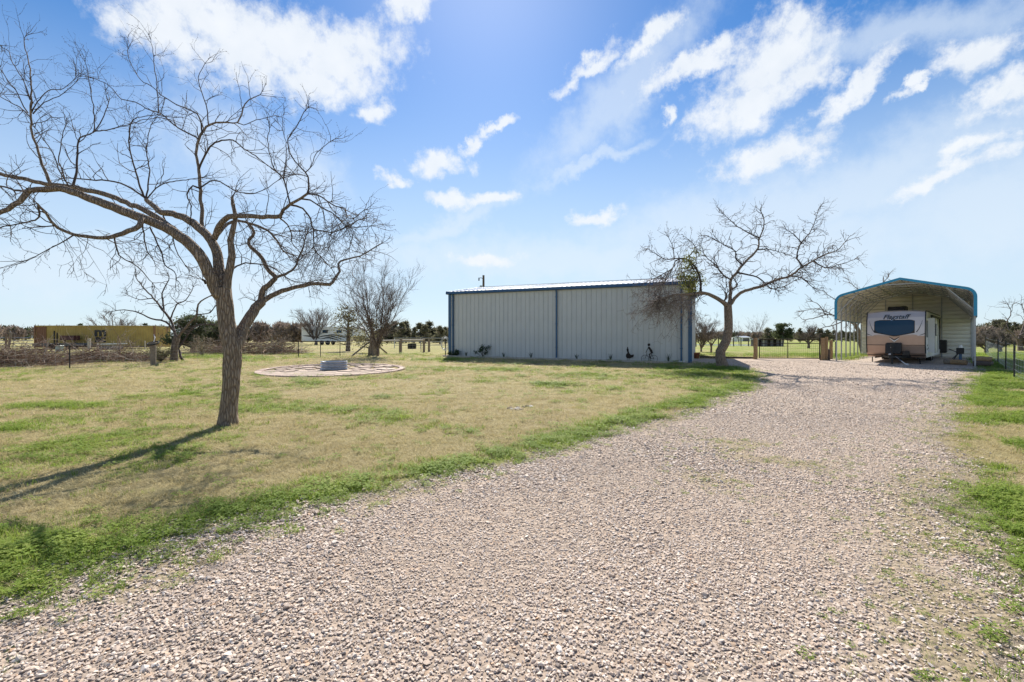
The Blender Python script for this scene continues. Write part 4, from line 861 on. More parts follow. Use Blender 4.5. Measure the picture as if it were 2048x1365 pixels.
    names = ['first garden edging timber from the left corner of the shed', 'second garden edging timber from the left corner of the shed', 'garden edging timber just left of the middle downspout', 'garden edging timber just right of the middle downspout', 'garden edging timber in front of the rooster figure', 'garden edging timber nearest the right corner of the shed']
    for (a, b), nm in zip(ed, names):
        pa, pb = loc(a, -.75), loc(b, -.75); m = MB().bar((pa[0], pa[1], pa[2] + .05), (pb[0], pb[1], pb[2] + .05), .11, .11); tag(m.build('edging_timber', 'rail_wood', None, bevel=.012), nm, 'timber', 'garden edging timbers')
    # planting bed things
    def spiky(x, h, lab, seed):
        rg = np.random.default_rng(seed); b = loc(x, -.42); m = MB()
        for k in range(16):
            a = rg.uniform(0, 6.28); l = h * rg.uniform(.6, 1.1); d = Vector((math.cos(a), math.sin(a), 0)); sd = Vector((-d.y, d.x, 0)) * .012; lean = rg.uniform(.2, .75)
            p0 = Vector((0, 0, 0)); p1 = d * l * lean * .4 + Vector((0, 0, l * .7)); p2 = d * l * lean + Vector((0, 0, l * rg.uniform(.7, .95))); m.add([p0 - sd, p0 + sd, p1 + sd, p1 - sd, p2], [(0, 1, 2, 3), (3, 2, 4)])
        o = m.build('garden_plant', 'garden_leaf'); o.location = b; tag(o, lab, 'plant', 'small plants along the shed wall')
    for x, h, lab, sd in ((1.55, .42, 'small spiky plant between the two dark bushes by the shed', 1), (4.25, .45, 'small spiky plant second right of the tall rose bush by the shed', 2), (6.1, .5, 'small spiky plant left of the middle downspout', 3), (9.0, .5, 'small spiky plant right of the middle downspout', 4), (11.0, .5, 'small spiky plant left of the rooster figure', 5), (14.15, .62, 'small spiky plant right of the cyclist figure', 6)): spiky(x, h, lab, sd)
    def bush(x, h, r_, lab, seed, open_=False):
        rg = np.random.default_rng(seed); b = loc(x, -.40); root = thing('garden_bush', lab, 'bush', b); n = 420; k = rg.normal(0, 1, (9, 3)) * np.array([r_ * .55, r_ * .4, h * .22]) + np.array([0, 0, h * .6]); i = rg.integers(0, 9, n)
        v, f = leaf_cloud(k[i] + rg.normal(0, .07, (n, 3)), .07, rg); link('leaves', np_mesh('leaves', v, f, 'garden_leaf', False, {'tone': np.repeat(rg.uniform(0, .5, n), 3)}), root)
        pp = np.stack([np.zeros((9, 3)), k * .55, k], 1); B = Acc(); B.add(*tubes(pp, np.full((9, 3), .012), 4)); link('stems', B.mesh('stems', 'twig'), root)
    bush(.75, .42, .42, 'low dark rounded bush at the left corner of the shed', 11); bush(2.75, .85, .42, 'taller dark rose bush against the left half of the shed', 12)
    # flat sheet-metal garden figures
    def cut(poly, x, lab, name, cat, extra=None, h=1.0):
        b = loc(x, -.40); root = thing(name, lab, cat, b, ang); MB().prism([(u * h, w * h) for u, w in poly], -.006, .006, 1).build('body', 'rust_steel', root)
        if extra: extra(root)
        return root
    rooster = [(-.10, .22), (-.16, .34), (-.13, .48), (-.06, .54), (-.09, .66), (-.12, .78), (-.08, .80), (-.08, .90), (-.03, .94), (-.01, .84), (.02, .78), (.02, .66), (.06, .54), (.14, .44), (.22, .42), (.30, .48), (.34, .40), (.30, .28), (.20, .26), (.10, .20)]
    def legs(root):
        for u in (-.02, .07): MB().tube([(u, 0, -.02), (u, 0, .20)], .012, 5).tube([(u - .06, 0, .01), (u + .03, 0, .01)], .01, 5).build('leg', 'rust_steel', root)
    cut(rooster, 12.0, 'rusty metal rooster figure in front of the shed wall', 'rooster_figure', 'figure', legs, .9)
    def cyc():
        b = loc(13.15, -.40); root = thing('cyclist_figure', 'rusty metal cyclist figure on a small bicycle by the shed', 'figure', b, ang)
        for u in (-.24, .24): MB().tube([(u + .2 * math.cos(t), 0, .2 + .2 * math.sin(t)) for t in np.linspace(0, 6.2832, 21)], .011, 5, cap=False).tube([(u - .19, 0, .2), (u + .19, 0, .2)], .005, 4).tube([(u, 0, .01), (u, 0, .39)], .005, 4).build('wheel', 'rust_steel', root)
        MB().tube([(.24, 0, .2), (.06, 0, .22), (-.16, 0, .42), (.12, 0, .44), (.24, 0, .2)], .012, 5).tube([(-.24, 0, .2), (-.16, 0, .42), (-.15, 0, .52), (-.2, 0, .55)], .012, 5).tube([(.06, 0, .22), (.12, 0, .5)], .012, 5).build('bicycle_frame', 'rust_steel', root)
        MB().prism([(.08, .50), (.2, .50), (.16, .66), (.02, .86), (-.06, .88), (-.08, .82), (.02, .66)], -.02, .02).tube([(-.03, 0, .84), (-.12, 0, .7), (-.18, 0, .56)], .02, 6).tube([(.14, 0, .53), (0, 0, .46), (.04, 0, .22)], .03, 6).lathe([(.001, -.07), (.06, -.04), (.075, 0), (.06, .05), (.001, .075)], 10, (-.03, 0, .97)).prism([(-.10, 1.0), (.05, 1.0), (.03, 1.05), (-.07, 1.05)], -.03, .03).build('rider', 'rust_steel', root)
    cyc()
    for x, lab in ((.1, 'white rocks at the downspout on the left corner of the shed'), (W / 2 - .02, 'white rocks under the middle downspout of the shed'), (W - .52, 'white rocks under the right downspout of the shed')):
        b = loc(x, -.42); m = MB(); rg = np.random.default_rng(int(x * 10) + 5); root = thing('rock_pile', lab, 'rocks', b)
        for k in range(6):
            bm = bmesh.new(); rr = rg.uniform(.07, .12)
            for _ in range(14):
                q = rg.normal(size=3); q /= np.linalg.norm(q); bm.verts.new(q * rr * np.array([1, .9, .7]))
            r = bmesh.ops.convex_hull(bm, input=bm.verts); me = bpy.data.meshes.new('rock'); bm.to_mesh(me); bm.free(); me.materials.append(MATS['white_rock']); o = link('rock', me, root); o.location = (rg.uniform(-.2, .2), rg.uniform(-.1, .1), rr * .5)
    return s, loc, W, D, H
SHED, sloc, SW, SD, SH = shed()
# wire coil hung on the post beside the shed, and the utility pole behind
def coil():
    b = GP(893, 712); b = Vector((-4.45, 30.6 + .9, 0)); b.z = g1(b.x, b.y)
    post = MB().tube([(0, 0, -.1), (0, 0, 1.15)], .035, 6).build('coil_post', 'dark_metal'); post.location = (b.x - .2, b.y + .3, b.z); tag(post, 'short steel post carrying the wire coil at the shed corner', 'post')
    m = MB(); rg = np.random.default_rng(4)
    for k in range(9): r = .42 + rg.uniform(-.06, .06); c = rg.normal(0, .035, 2); m.tube([(r * .62 * math.cos(t) + c[0], .05 * math.sin(t * 2 + k) , r * math.sin(t) + c[1]) for t in np.linspace(0, 6.2832, 29)], .007, 4, cap=False)
    o = m.build('wire_coil', 'galv'); o.location = (b.x - .2, b.y + .22, b.z + .85); tag(o, 'pale coil of fence wire hung beside the left corner of the shed', 'wire coil')
coil()
def pole():
    z = 62.0; x = (967 - CX) / F * z; gz = g1(x, z); top = HC + (HY - 551) / F * z; r = thing('utility_pole', 'wooden utility pole top sticking up behind the shed roof', 'utility pole', (x, z, gz)); h = top - gz
    MB().tube([(0, 0, -.3), (0, 0, h)], [.19, .14], 10).build('pole', 'pole_wood', r)
    MB().tube([(0, 0, h - .5), (-.3, 0, h - .35), (-.62, 0, h - .38)], .04, 6).tube([(-.62, 0, h - .34), (-.62, 0, h - .75)], .08, 7).build('lamp_arm', 'dark_metal', r)
    MB().tube([(-.35, 0, h - 1.4), (-.35, 0, h - 1.95)], .17, 10).bar((-.2, 0, h - 1.7), (-.1, 0, h - 1.7), .08).build('transformer', 'grey_box', r)
pole()
# ------------------------------------------------------------------ carport and trailer
TH = rad(44.5)
def carport():
    R0 = Vector((22.29, 21.9, 0)); W = 5.5; fr = Vector((math.cos(TH), -math.sin(TH), 0)); L0 = R0 - fr * W; D = 9.1; z0 = .20; EV, PK = 3.80, 4.47; BR = .42
    s = thing('metal_carport', 'open-sided metal carport with bright blue trim sheltering the travel trailer', 'carport', (L0.x, L0.y, z0), -TH)
    # local x along the front, y into the depth
    sl = math.atan2(PK - EV, W / 2)
    def prof(off=0.0):
        o = [(off, 2.45)]; o.append((off, EV - BR))
        for k in range(1, 7):
            a = (math.pi / 2 - sl) * k / 6; cx, cz = BR, EV - BR + BR * math.tan(sl) * .0; o.append((off + (BR - off * 0) * (1 - math.cos(a)) , EV - BR + BR * math.sin(a) * 1.02))
        o.append((W / 2, PK - off)); return o
    ph = prof(); full = ph + [(W - x, z) for x, z in ph[-2::-1]]
    # roof and upper side sheets: strips running the depth of the carport, each a panel with ribs
    pts = [Vector((x, 0, z)) for x, z in full]; cum = [0]
    for a, b in zip(pts, pts[1:]): cum.append(cum[-1] + (b - a).length)
    def at_l(l):
        l = min(max(l, 0), cum[-1]); i = max(k for k in range(len(cum) - 1) if cum[k] <= l + 1e-9); t = (l - cum[i]) / (cum[i + 1] - cum[i]); p = pts[i].lerp(pts[i + 1], t); d = (pts[i + 1] - pts[i]).normalized(); return p, Vector((-d.z, 0, d.x))
    npn = 11; pw = cum[-1] / npn
    for k in range(npn):
        q = rib_profile(4, pw / 4, .03, .02); seq = []
        for u, h in q: p, n = at_l(k * pw + u); seq.append((p, n, h))
        extra = []
        vs_ = []; 
        for y in (-.12, D + .1):
            for th in (.035, .028): vs_ += [(p + n * (h + th)) + Vector((0, y, 0)) for p, n, h in seq]
        n_ = len(seq); fs = []
        for i in range(n_ - 1): fs += [(i, i + 1, 2 * n_ + i + 1, 2 * n_ + i), (n_ + i + 1, n_ + i, 3 * n_ + i, 3 * n_ + i + 1), (i + 1, i, n_ + i, n_ + i + 1)]
        MB().add(vs_, fs).build('roof_panel', 'cream_panel', s)
    # blue front trim following the outline
    tv = []; m = MB(); tp = full
    for (x, z) in tp: p, n = None, None
    ring = []
    for i, p in enumerate(pts):
        d = (pts[min(i + 1, len(pts) - 1)] - pts[max(i - 1, 0)]).normalized(); n = Vector((-d.z, 0, d.x)); ring.append([p + n * .075 + Vector((0, -.15, 0)), p + n * .075 + Vector((0, .12, 0)), p - n * .05 + Vector((0, -.15, 0))])
    vs_ = [q for r3 in ring for q in r3]; m.add(vs_, [(3 * i, 3 * i + 3, 3 * i + 4, 3 * i + 1) for i in range(len(ring) - 1)] + [(3 * i + 2, 3 * i + 5, 3 * i + 3, 3 * i) for i in range(len(ring) - 1)]); m.build('front_trim', 'sky_trim', s)
    for x in (-.075, W + .055): MB().box(x, -.1, 2.40, x + .02, D, 2.62).build('side_trim', 'sky_trim', s)
    nl = 7; ys = [k * D / (nl - 1) for k in range(nl)]
    for y in ys:
        for x in (0, W): MB().box(x - .03, y - .03, 0, x + .03, y + .03, EV - BR).build('leg', 'galv_tube', s)
        bow = MB(); seq = [p for p in pts if p.z > EV - BR - .01]
        for a, b in zip(seq, seq[1:]): bow.bar(a + Vector((0, y, 0)), b + Vector((0, y, 0)), .058)
        bow.build('roof_bow', 'galv_tube', s)
        for sg, x in ((1, .03), (-1, W - .03)):
            MB().bar((x, y, EV - 1.05), (x + sg * .98, y, EV + .0 + .98 * math.tan(sl) - .13), .04).build('knee_brace', 'galv_tube', s)
        MB().bar((W / 2 - .75, y, PK - .26), (W / 2 + .75, y, PK - .26), .05).build('peak_brace', 'galv_tube', s)
    for x in (0, W): MB().box(x - .03, -.03, -.09, x + .03, D + .03, 0).build('base_rail', 'galv_tube', s)
    # purlins under the roof
    for t in np.linspace(.17, .83, 11):
        p, n = at_l(t * cum[-1]); q = p - n * .0; MB().box(q.x - .025, 0, q.z + .0, q.x + .025, D, q.z + .03).build('purlin', 'galv_tube', s)
    # back wall of horizontal sheets
    nh = 6; hh = PK / nh
    def half(z): 
        if z < EV - BR: return 0.0
        for (x0, a), (x1, b) in zip(ph[1:], ph[2:]):
            if a <= z <= b + 1e-9: return x0 + (x1 - x0) * (z - a) / max(b - a, 1e-6)
        return W / 2 - .02
    for k in range(nh):
        a = k * hh + .02; q = rib_profile(3, hh / 3, .04, -.08); vs_ = []
        for u, h in q: z = min(a + u, PK - .03); x = half(z); vs_ += [(x + .02, D - h, z), (W - x - .02, D - h, z)]
        MB().add(vs_, [(2 * i, 2 * i + 1, 2 * i + 3, 2 * i + 2) for i in range(len(q) - 1)]).build('back_panel', 'cream_panel', s)
    for x in (1.35, W / 2, 4.15): MB().box(x - .03, D - .13, 0, x + .03, D - .07, EV + .2 if x != W / 2 else PK - .15).build('back_post', 'galv_tube', s)
    MB().box(-.03, D - .05, -.09, W + .03, D + .01, 0).build('base_rail', 'galv_tube', s)
    # gravel pad
    n = 30; X, Y = np.meshgrid(np.linspace(-.6, W + .3, n), np.linspace(-1.6, D + .4, n)); c, sn = math.cos(-TH), math.sin(-TH); wx = L0.x + X * c - Y * sn; wy = L0.y + X * sn + Y * c
    i = (np.arange(n - 1)[:, None] * n + np.arange(n - 1)[None]).ravel(); Z = G(wx, wy) + .012
    o = link('carport_gravel_pad', np_mesh('carport_gravel_pad', np.stack([wx, wy, Z], -1).reshape(-1, 3), np.stack([i, i + 1, i + n + 1, i + n], 1), 'gravel_pale', True, {'grassy': np.zeros(n * n)})); struct(o)
    return L0, fr
CL0, CFR = carport()
def trailer():
    th = rad(47.0); z = 23.5; R0 = Vector((.909 * z, z, 0)); W = 2.44; fr = Vector((math.cos(th), -math.sin(th), 0)); L0 = R0 - fr * W; Ln = 8.2; gz = .20
    s = thing('travel_trailer', 'silver and bronze travel trailer parked nose-out under the carport', 'trailer', (L0.x, L0.y, gz), -th)
    BZ, TZ = .36, 2.80
    side = [(.42, BZ), (.10, BZ + .22), (.0, BZ + .62), (-.02, 1.5), (.02, 2.05), (.10, 2.5), (.20, TZ - .06), (.32, TZ), (Ln, TZ), (Ln, BZ)]
    body = MB(); nx = 12
    # body shell, roof crowned across the width
    xs = [i / nx * W for i in range(nx + 1)]; crown = lambda x, z: z + (.07 * (1 - ((x - W / 2) / (W / 2)) ** 2) if z > TZ - .1 else 0)
    bow = lambda x: -.05 * (1 - ((x - W / 2) / (W / 2)) ** 2)
    vs_ = []; n = len(side)
    for x in xs: vs_ += [(x, y + (bow(x) if y < .5 else 0), crown(x, z)) for y, z in side]
    mats = []; 
    for i in range(nx):
        for j in range(n):
            q = (i * n + j, i * n + (j + 1) % n, (i + 1) * n + (j + 1) % n, (i + 1) * n + j); body.add([vs_[t] for t in q], [(0, 1, 2, 3)], 0 if j in (3, 4, 5, 6) else 1 if j in (0, 1, 2) else 2)
    for x in (0, nx): body.add([vs_[x * n + j] for j in range(n)], [tuple(range(n))], 2)
    bo = body.mesh('body', ['cap_silver', 'cap_bronze', 'rv_side']); bm = bmesh.new(); bm.from_mesh(bo); bmesh.ops.remove_doubles(bm, verts=bm.verts, dist=.0005); bmesh.ops.recalc_face_normals(bm, faces=bm.faces); bm.to_mesh(bo); bm.free(); B = link('body', bo, s)
    def front(x, z, off=.004):
        pr = [p for p in side[:8]]
        for (y0, a), (y1, b) in zip(pr, pr[1:]):
            if a <= z <= b: y = y0 + (y1 - y0) * (z - a) / (b - a); break
        else: y = 0
        return Vector((x, y + bow(x) - off, z))
    def decal(name, poly, mt, off=.006, th_=.01, nsub=1, parent=s):
        """flat shape in (x,z) on the front cap, given a little thickness"""
        m = MB(); a = [front(x, z, off) for x, z in poly]; b = [p + Vector((0, .03, 0)) for p in a]; k = len(poly); m.add(a + b, [tuple(range(k))] + [(i, k + i, k + (i + 1) % k, (i + 1) % k) for i in range(k)]); return m.build(name, mt, parent)
    cx = W / 2
    def strip(name, top, bot, mt, off, parent=s):
        """shape between two curves with the same x list, so it follows the bow of the cap"""
        m = MB(); k = len(top); nr = 7; rows = []
        for j in range(nr): rows.append([front(x0 + (x1 - x0) * j / (nr - 1), z0_ + (z1 - z0_) * j / (nr - 1), off) for (x0, z0_), (x1, z1) in zip(top, bot)])
        m.add([p for r in rows for p in r], [(j * k + i, j * k + i + 1, (j + 1) * k + i + 1, (j + 1) * k + i) for j in range(nr - 1) for i in range(k - 1)])
        rim = rows[0] + [r[-1] for r in rows[1:]] + rows[-1][-2::-1] + [r[0] for r in rows[-2:0:-1]]; n_ = len(rim); m.add(rim + [p + Vector((0, .03, 0)) for p in rim], [(i, (i + 1) % n_, n_ + (i + 1) % n_, n_ + i) for i in range(n_)])
        return m.build(name, mt, parent)
    wx = np.linspace(.38, W - .46, 15)
    def wtop(x): e = min(x - .38, W - .46 - x); return 2.26 + .07 * sstep(0, .12, e)
    def wbot(x): t = abs(x - cx) / (cx - .4); e = min(x - .38, W - .46 - x); return 1.52 + .20 * t ** 1.2 + .10 * (1 - sstep(0, .12, e))
    fo = .03
    strip('window_surround', [(x, wtop(x) + fo) for x in np.linspace(.34, W - .42, 15)], [(x, 1.46 + .20 * abs(x - cx) / (cx - .4)) for x in np.linspace(.34, W - .42, 15)], 'black_plastic', .006)
    strip('front_window', [(x, float(wtop(x))) for x in wx], [(x, float(wbot(x))) for x in wx], 'dark_glass', .014)
    # bronze lower panel in two facets, dark seam
    lowx = np.linspace(.01, W - .01, 15)
    strip('bronze_panel', [(x, 1.30 + .30 * min(1, min(x, W - x) / .42)) if min(x, W - x) < .42 else (x, 1.47 + .13 * abs(x - cx) / (cx - .42)) for x in lowx], [(x, 1.03) for x in lowx], 'cap_bronze', .003)
    strip('seam_strip', [(x, 1.025) for x in lowx], [(x, .995) for x in lowx], 'black_plastic', .008)
    strip('lower_edge', [(x, .48) for x in lowx], [(x, .44) for x in lowx], 'black_plastic', .01)
    for sg in (-1, 1):
        pts = [(cx + sg * (.92 + .14 * t), 1.72 + .62 * t + .06 * t * t) for t in np.linspace(0, 1, 7)]; pts = [(cx + sg * (.86 + .30 * t - .06 * t * t), 1.70 + .62 * t ** 1.3) for t in np.linspace(0, 1, 8)]
        m = MB(); m.tube([front(x, z, .006) for x, z in pts], [.022 * (1 - .8 * k / 7) for k in range(8)], 5); m.build('swoosh_trim', 'dark_metal', s)
        m = MB(); m.tube([front(cx + sg * (cx - .02 - .22 * t), 1.62 - .1 * t, .005) for t in np.linspace(0, 1, 4)], [.02, .018, .012, .004], 5); m.build('swoosh_trim', 'dark_metal', s)
    # chevron emblem
    for k, (mt, dz, w, h) in enumerate((('black_plastic', .12, .46, .22), ('white_paint', .03, .40, .18))):
        strip('emblem', [(cx - .02 - w / 2, 1.36 + dz), (cx - .02, 1.36 + dz - h * .78), (cx - .02 + w / 2, 1.36 + dz)], [(cx - .02 - w / 2 + .03, 1.36 + dz - .05), (cx - .02, 1.36 + dz - h * .78 - .075), (cx - .02 + w / 2 - .03, 1.36 + dz - .05)], mt, .012 + .006 * k)
    def word(txt, size, x, z, mt, off, sh_):
        me = text_mesh(txt, size, .004, sh_, .006); me.materials.clear(); me.materials.append(MATS[mt]); o = link('lettering', me, s); p = front(x, z, off); o.location = p; o.rotation_euler = (rad(90 - 10), 0, 0); return o
    word('Flagstaff', .33, cx + .0, 2.50, 'chrome', .02, .35); word('Flagstaff', .33, cx + .014, 2.512, 'dark_metal', .032, .35)
    # black edge mouldings at the corners
    for x in (-.012, W - .028):
        m = MB(); seq = [front(min(max(x, 0), W), z, .012) for _, z in side[1:8]]
        for a, b in zip(seq, seq[1:]): m.bar((x + .02, a.y, a.z), (x + .02, b.y, b.z), .045, .04)
        m.build('edge_moulding', 'black_plastic', s)
    for x in (.0, W): MB().bar((x, .3, TZ), (x, Ln, TZ), .04, .05).build('roof_moulding', 'black_plastic', s)
    ac = MB().prism([(1.4, 2.85), (1.5, 3.13), (1.62, 3.17), (2.3, 3.17), (2.42, 3.1), (2.46, 2.85)], .72, 1.5, 0).build('air_conditioner', 'black_plastic', s, bevel=.02)
    for k in range(4): MB().box(.8 + .17 * k, 1.405, 2.95, .92 + .17 * k, 1.45, 3.0).build('vent', 'dark_metal', ac)
    MB().box(.5, 4.2, 2.84, .9, 4.6, 2.98).build('roof_vent', 'white_paint', s)
    # right side: windows, door, compartments, slide-out
    X = W
    so = MB().box(X, 1.1, .62, X + .28, 2.2, 2.45).build('slide_out', 'rv_side', s)
    for (y0, y1) in ((1.1, 1.14), (2.16, 2.2)): MB().box(X + .27, y0, .6, X + .292, y1, 2.47).build('flange', 'black_plastic', so)
    w = MB().box(X + .005, .42, 1.42, X + .02, .85, 2.3).build('side_window', 'black_plastic', s); MB().box(X + .018, .46, 1.46, X + .026, .81, 2.26).build('pane', 'dark_glass', w)
    w = MB().box(X + .28, 1.3, 1.5, X + .297, 2.0, 2.15).build('side_window', 'black_plastic', s); MB().box(X + .295, 1.34, 1.54, X + .304, 1.96, 2.11).build('pane', 'dark_glass', w)
    d_ = MB().box(X + .004, 3.0, .55, X + .03, 3.7, 2.5).build('entry_door', 'white_paint', s); MB().box(X + .03, 3.1, 1.6, X + .036, 3.6, 2.3).build('door_window', 'dark_glass', d_); MB().box(X + .03, 3.08, 1.4, X + .07, 3.14, 1.5).build('door_handle', 'black_plastic', d_)
    w = MB().box(X + .005, 4.5, 1.5, X + .02, 5.5, 2.15).build('side_window', 'black_plastic', s); MB().box(X + .018, 4.55, 1.55, X + .026, 5.45, 2.1).build('pane', 'dark_glass', w)
    for y, z in ((.45, .75), (.62, .95), (.9, .8)): MB().box(X + .004, y, z, X + .03, y + .09, z + .09).build('compartment_latch', 'black_plastic', s)
    MB().box(X + .004, .25, .58, X + .014, 1.05, 1.28).build('compartment_door', 'white_paint', s)
    MB().tube([(X + .06, 2.4, 2.6), (X + .06, 7.2, 2.6)], .06, 8).build('awning_roll', 'dark_metal', s)
    for y in (2.4, 7.2): MB().bar((X + .05, y, .7), (X + .05, y, 2.6), .05).build('awning_arm', 'dark_metal', s)
    MB().box(X - .3, Ln + .0, .45, X + .32, Ln + .5, 1.25).build('rear_storage_box', 'black_plastic', s, bevel=.03)
    # underside, wheels, tongue
    MB().box(.3, .5, .28, .38, Ln, BZ).box(W - .38, .5, .28, W - .3, Ln, BZ).box(.3, 2.0, .28, W - .3, 2.08, BZ - .01).build('chassis', 'dark_metal', s)
    for x in (.1, W - .32):
        for y in (4.3, 5.2):
            wh = thing_part('wheel', s, (x, y, .33)); MB().tube([(0, 0, 0), (.22, 0, 0)], .33, 20).build('tyre', 'rubber', wh); MB().tube([(-.006, 0, 0), (.226, 0, 0)], .19, 14).build('rim', 'chrome', wh)
    for x in (.15, W - .3):
        MB().bar((x, .75, .30), (x + .06, .35, .02), .05).box(x - .05, .22, -.0, x + .15, .44, .03).build('stabilizer', 'dark_metal', s)
    MB().bar((.55, .5, .40), (cx, -1.15, .40), .06, .12).bar((W - .55, .5, .40), (cx, -1.15, .40), .06, .12).box(cx - .07, -1.45, .36, cx + .07, -1.1, .46).build('tongue', 'dark_metal', s)
    pc = MB().prism([(-.42, .55), (-.36, 1.10), (-.10, 1.14), (-.07, .55)], cx - .36, cx + .30, 0).build('propane_cover', 'black_plastic', s, bevel=.03)
    MB().lathe([(.001, .03), (.03, .025), (.035, 0)], 10, (cx - .1, -.43, .88)).build('cap', 'white_paint', pc)
    MB().tube([(cx, -1.0, .02), (cx, -1.0, .95)], .045, 8).tube([(cx, -1.0, .93), (cx, -1.0, 1.12)], .08, 8).build('tongue_jack', 'dark_metal', s)
    MB().lathe([(.001, .05), (.07, .03), (.08, 0), (.07, -.03), (.001, -.03)], 12, (cx - .12, -.6, .52)).build('hitch_light', 'white_paint', s)
    MB().box(cx - .12, -1.1, -.01, cx + .12, -.88, .03).build('jack_foot', 'dark_metal', s)
    MB().box(cx + .35, -.45, .46, cx + .62, -.15, .70).build('battery_box', 'black_plastic', s, bevel=.02)
    MB().tube([(cx + .1, -.9, .46), (cx + .35, -.85, .2), (cx + .5, -.7, .04), (cx + .3, -.6, .03), (cx + .6, -.5, .03)], .018, 5).build('safety_chain', 'chrome', s)
    M_ = Matrix.Translation((L0.x, L0.y, gz)) @ Matrix.Rotation(-th, 4, 'Z'); return lambda x, y, z=0: M_ @ Vector((x, y, z))
def thing_part(name, parent, loc):
    o = bpy.data.objects.new(name, None); o.empty_display_size = .1; C.objects.link(o); o.parent = parent; o.location = loc; return o
tl = trailer()
def carport_local(x, y, z=0): q = Matrix.Translation((CL0.x, CL0.y, .2)) @ Matrix.Rotation(-TH, 4, 'Z') @ Vector((x, y, z)); return q
def yard_right():
    p = carport_local(5.0, 2.3); gz = g1(p.x, p.y); r = thing('power_pedestal', 'dark blue power pedestal with a white cap inside the carport', 'power pedestal', (p.x, p.y, gz), -TH)
    MB().box(-.06, -.06, -.1, .06, .06, .75).build('post', 'blue_trim', r); MB().box(-.16, -.13, .55, .14, .09, .86).build('outlet_box', 'dark_metal', r, bevel=.01); MB().lathe([(.09, .86), (.09, .93), (.06, 1.0), (.001, 1.02)], 12).build('meter', 'white_paint', r)
    a = tl(2.6, 8.3, .9); b = Vector((p.x - .1, p.y, gz + .6)); mid = []
    A = tl(2.85, 8.0, .7); pts = [A, A + Vector((.25, -.3, -.25)), A.lerp(Vector((p.x, p.y, 0)), .35), A.lerp(Vector((p.x, p.y, 0)), .7), Vector((p.x - .35, p.y + .1, 0)), Vector((p.x - .17, p.y - .05, gz + .55))]
    pts[2].z = gz + .12; pts[3].z = gz + .05; pts[4].z = gz + .12; q, _ = smooth_path(pts, [.02] * 6, .12); m = MB().tube([Vector(k) for k in q], .022, 6); tag(m.build('electrical_cable', 'cord', smooth=True), 'black electrical cable running from the trailer to the pedestal', 'cable')
    # split firewood heaped at the front right foot of the carport
    rg = np.random.default_rng(9); cols = ['old_wood', 'tan_wood', 'pole_wood']; k = 0
    for (x, y, lab) in ((4.7, 1.7, 'firewood log lying beside the power pedestal in the carport'), (4.95, 1.55, 'firewood log lying just inside the right carport legs'), (5.75, .9, 'dark log on the grass outside the right carport leg'), (5.85, 1.3, 'second dark log outside the right carport leg'), (5.8, 1.1, 'log on top of the pile outside the right carport leg')):
        p = carport_local(x, y); gz = g1(p.x, p.y); up = .14 if 'on top' not in lab else .36; m = MB().tube([(-.32, 0, 0), (-.1, .01, .01), (.3, 0, 0)], [.13, .14, .12], 9); o = m.build('firewood_log', cols[k % 3]); o.location = (p.x, p.y, gz + up); o.rotation_euler = (0, 0, rg.uniform(-.6, .3) - TH); tag(o, lab, 'log', 'firewood by the carport'); k += 1
yard_right()
# ------------------------------------------------------------------ fences and gates
def t_post(parent, p, h, mt='dark_metal', name='t_post', lean=(0, 0)):
    m = MB(); m.box(-.024, -.004, -.15, .024, .004, h).box(-.004, .004, -.15, .004, .04, h); o = m.build(name, mt, parent); o.location = p; o.rotation_euler = (lean[0], lean[1], 0); return o
def wood_post(parent, p, h, r=.075, mt='old_wood', lean=(0, 0), name='wood_post'):
    rg = np.random.default_rng(int(abs(p[0]) * 97 + abs(p[1]) * 31)); k = 6; pts = [(rg.normal(0, .006), rg.normal(0, .006), -.15 + (h + .15) * i / (k - 1)) for i in range(k)]
    m = MB().tube(pts, [r * rg.uniform(.93, 1.08) for _ in range(k)], 9); o = m.build(name, mt, parent); o.location = p; o.rotation_euler = (lean[0], lean[1], 0); return o
def sag(a, b, s, n=8): a = Vector(a); b = Vector(b); return [a.lerp(b, t) - Vector((0, 0, s * 4 * t * (1 - t))) for t in np.linspace(0, 1, n)]
def wires(parent, pts, heights, r=.003, mesh_h=0, stay=.3, name='wire', s=.0, mt='galv'):
    """strands through a row of ground points; mesh_h adds upright stays up to that height"""
    for h in heights:
        m = MB()
        for a, b in zip(pts, pts[1:]): m.tube(sag(Vector(a) + Vector((0, 0, h)), Vector(b) + Vector((0, 0, h)), s * R_.uniform(.2, 1.3), 6), r, 3, cap=False)
        m.build(name, mt, parent)
    if mesh_h:
        m = MB()
        for a, b in zip(pts, pts[1:]):
            a = Vector(a); b = Vector(b); n = int((b - a).length / stay)
            for k in range(n): p = a.lerp(b, (k + .5) / n); m.tube([p, p + Vector((0, 0, mesh_h))], r * .8, 3, cap=False)
        stuff(m.build('wire_stays', mt, parent))
def gp(px, py): q = GP(px, py); return Vector((q.x, q.y, q.z))
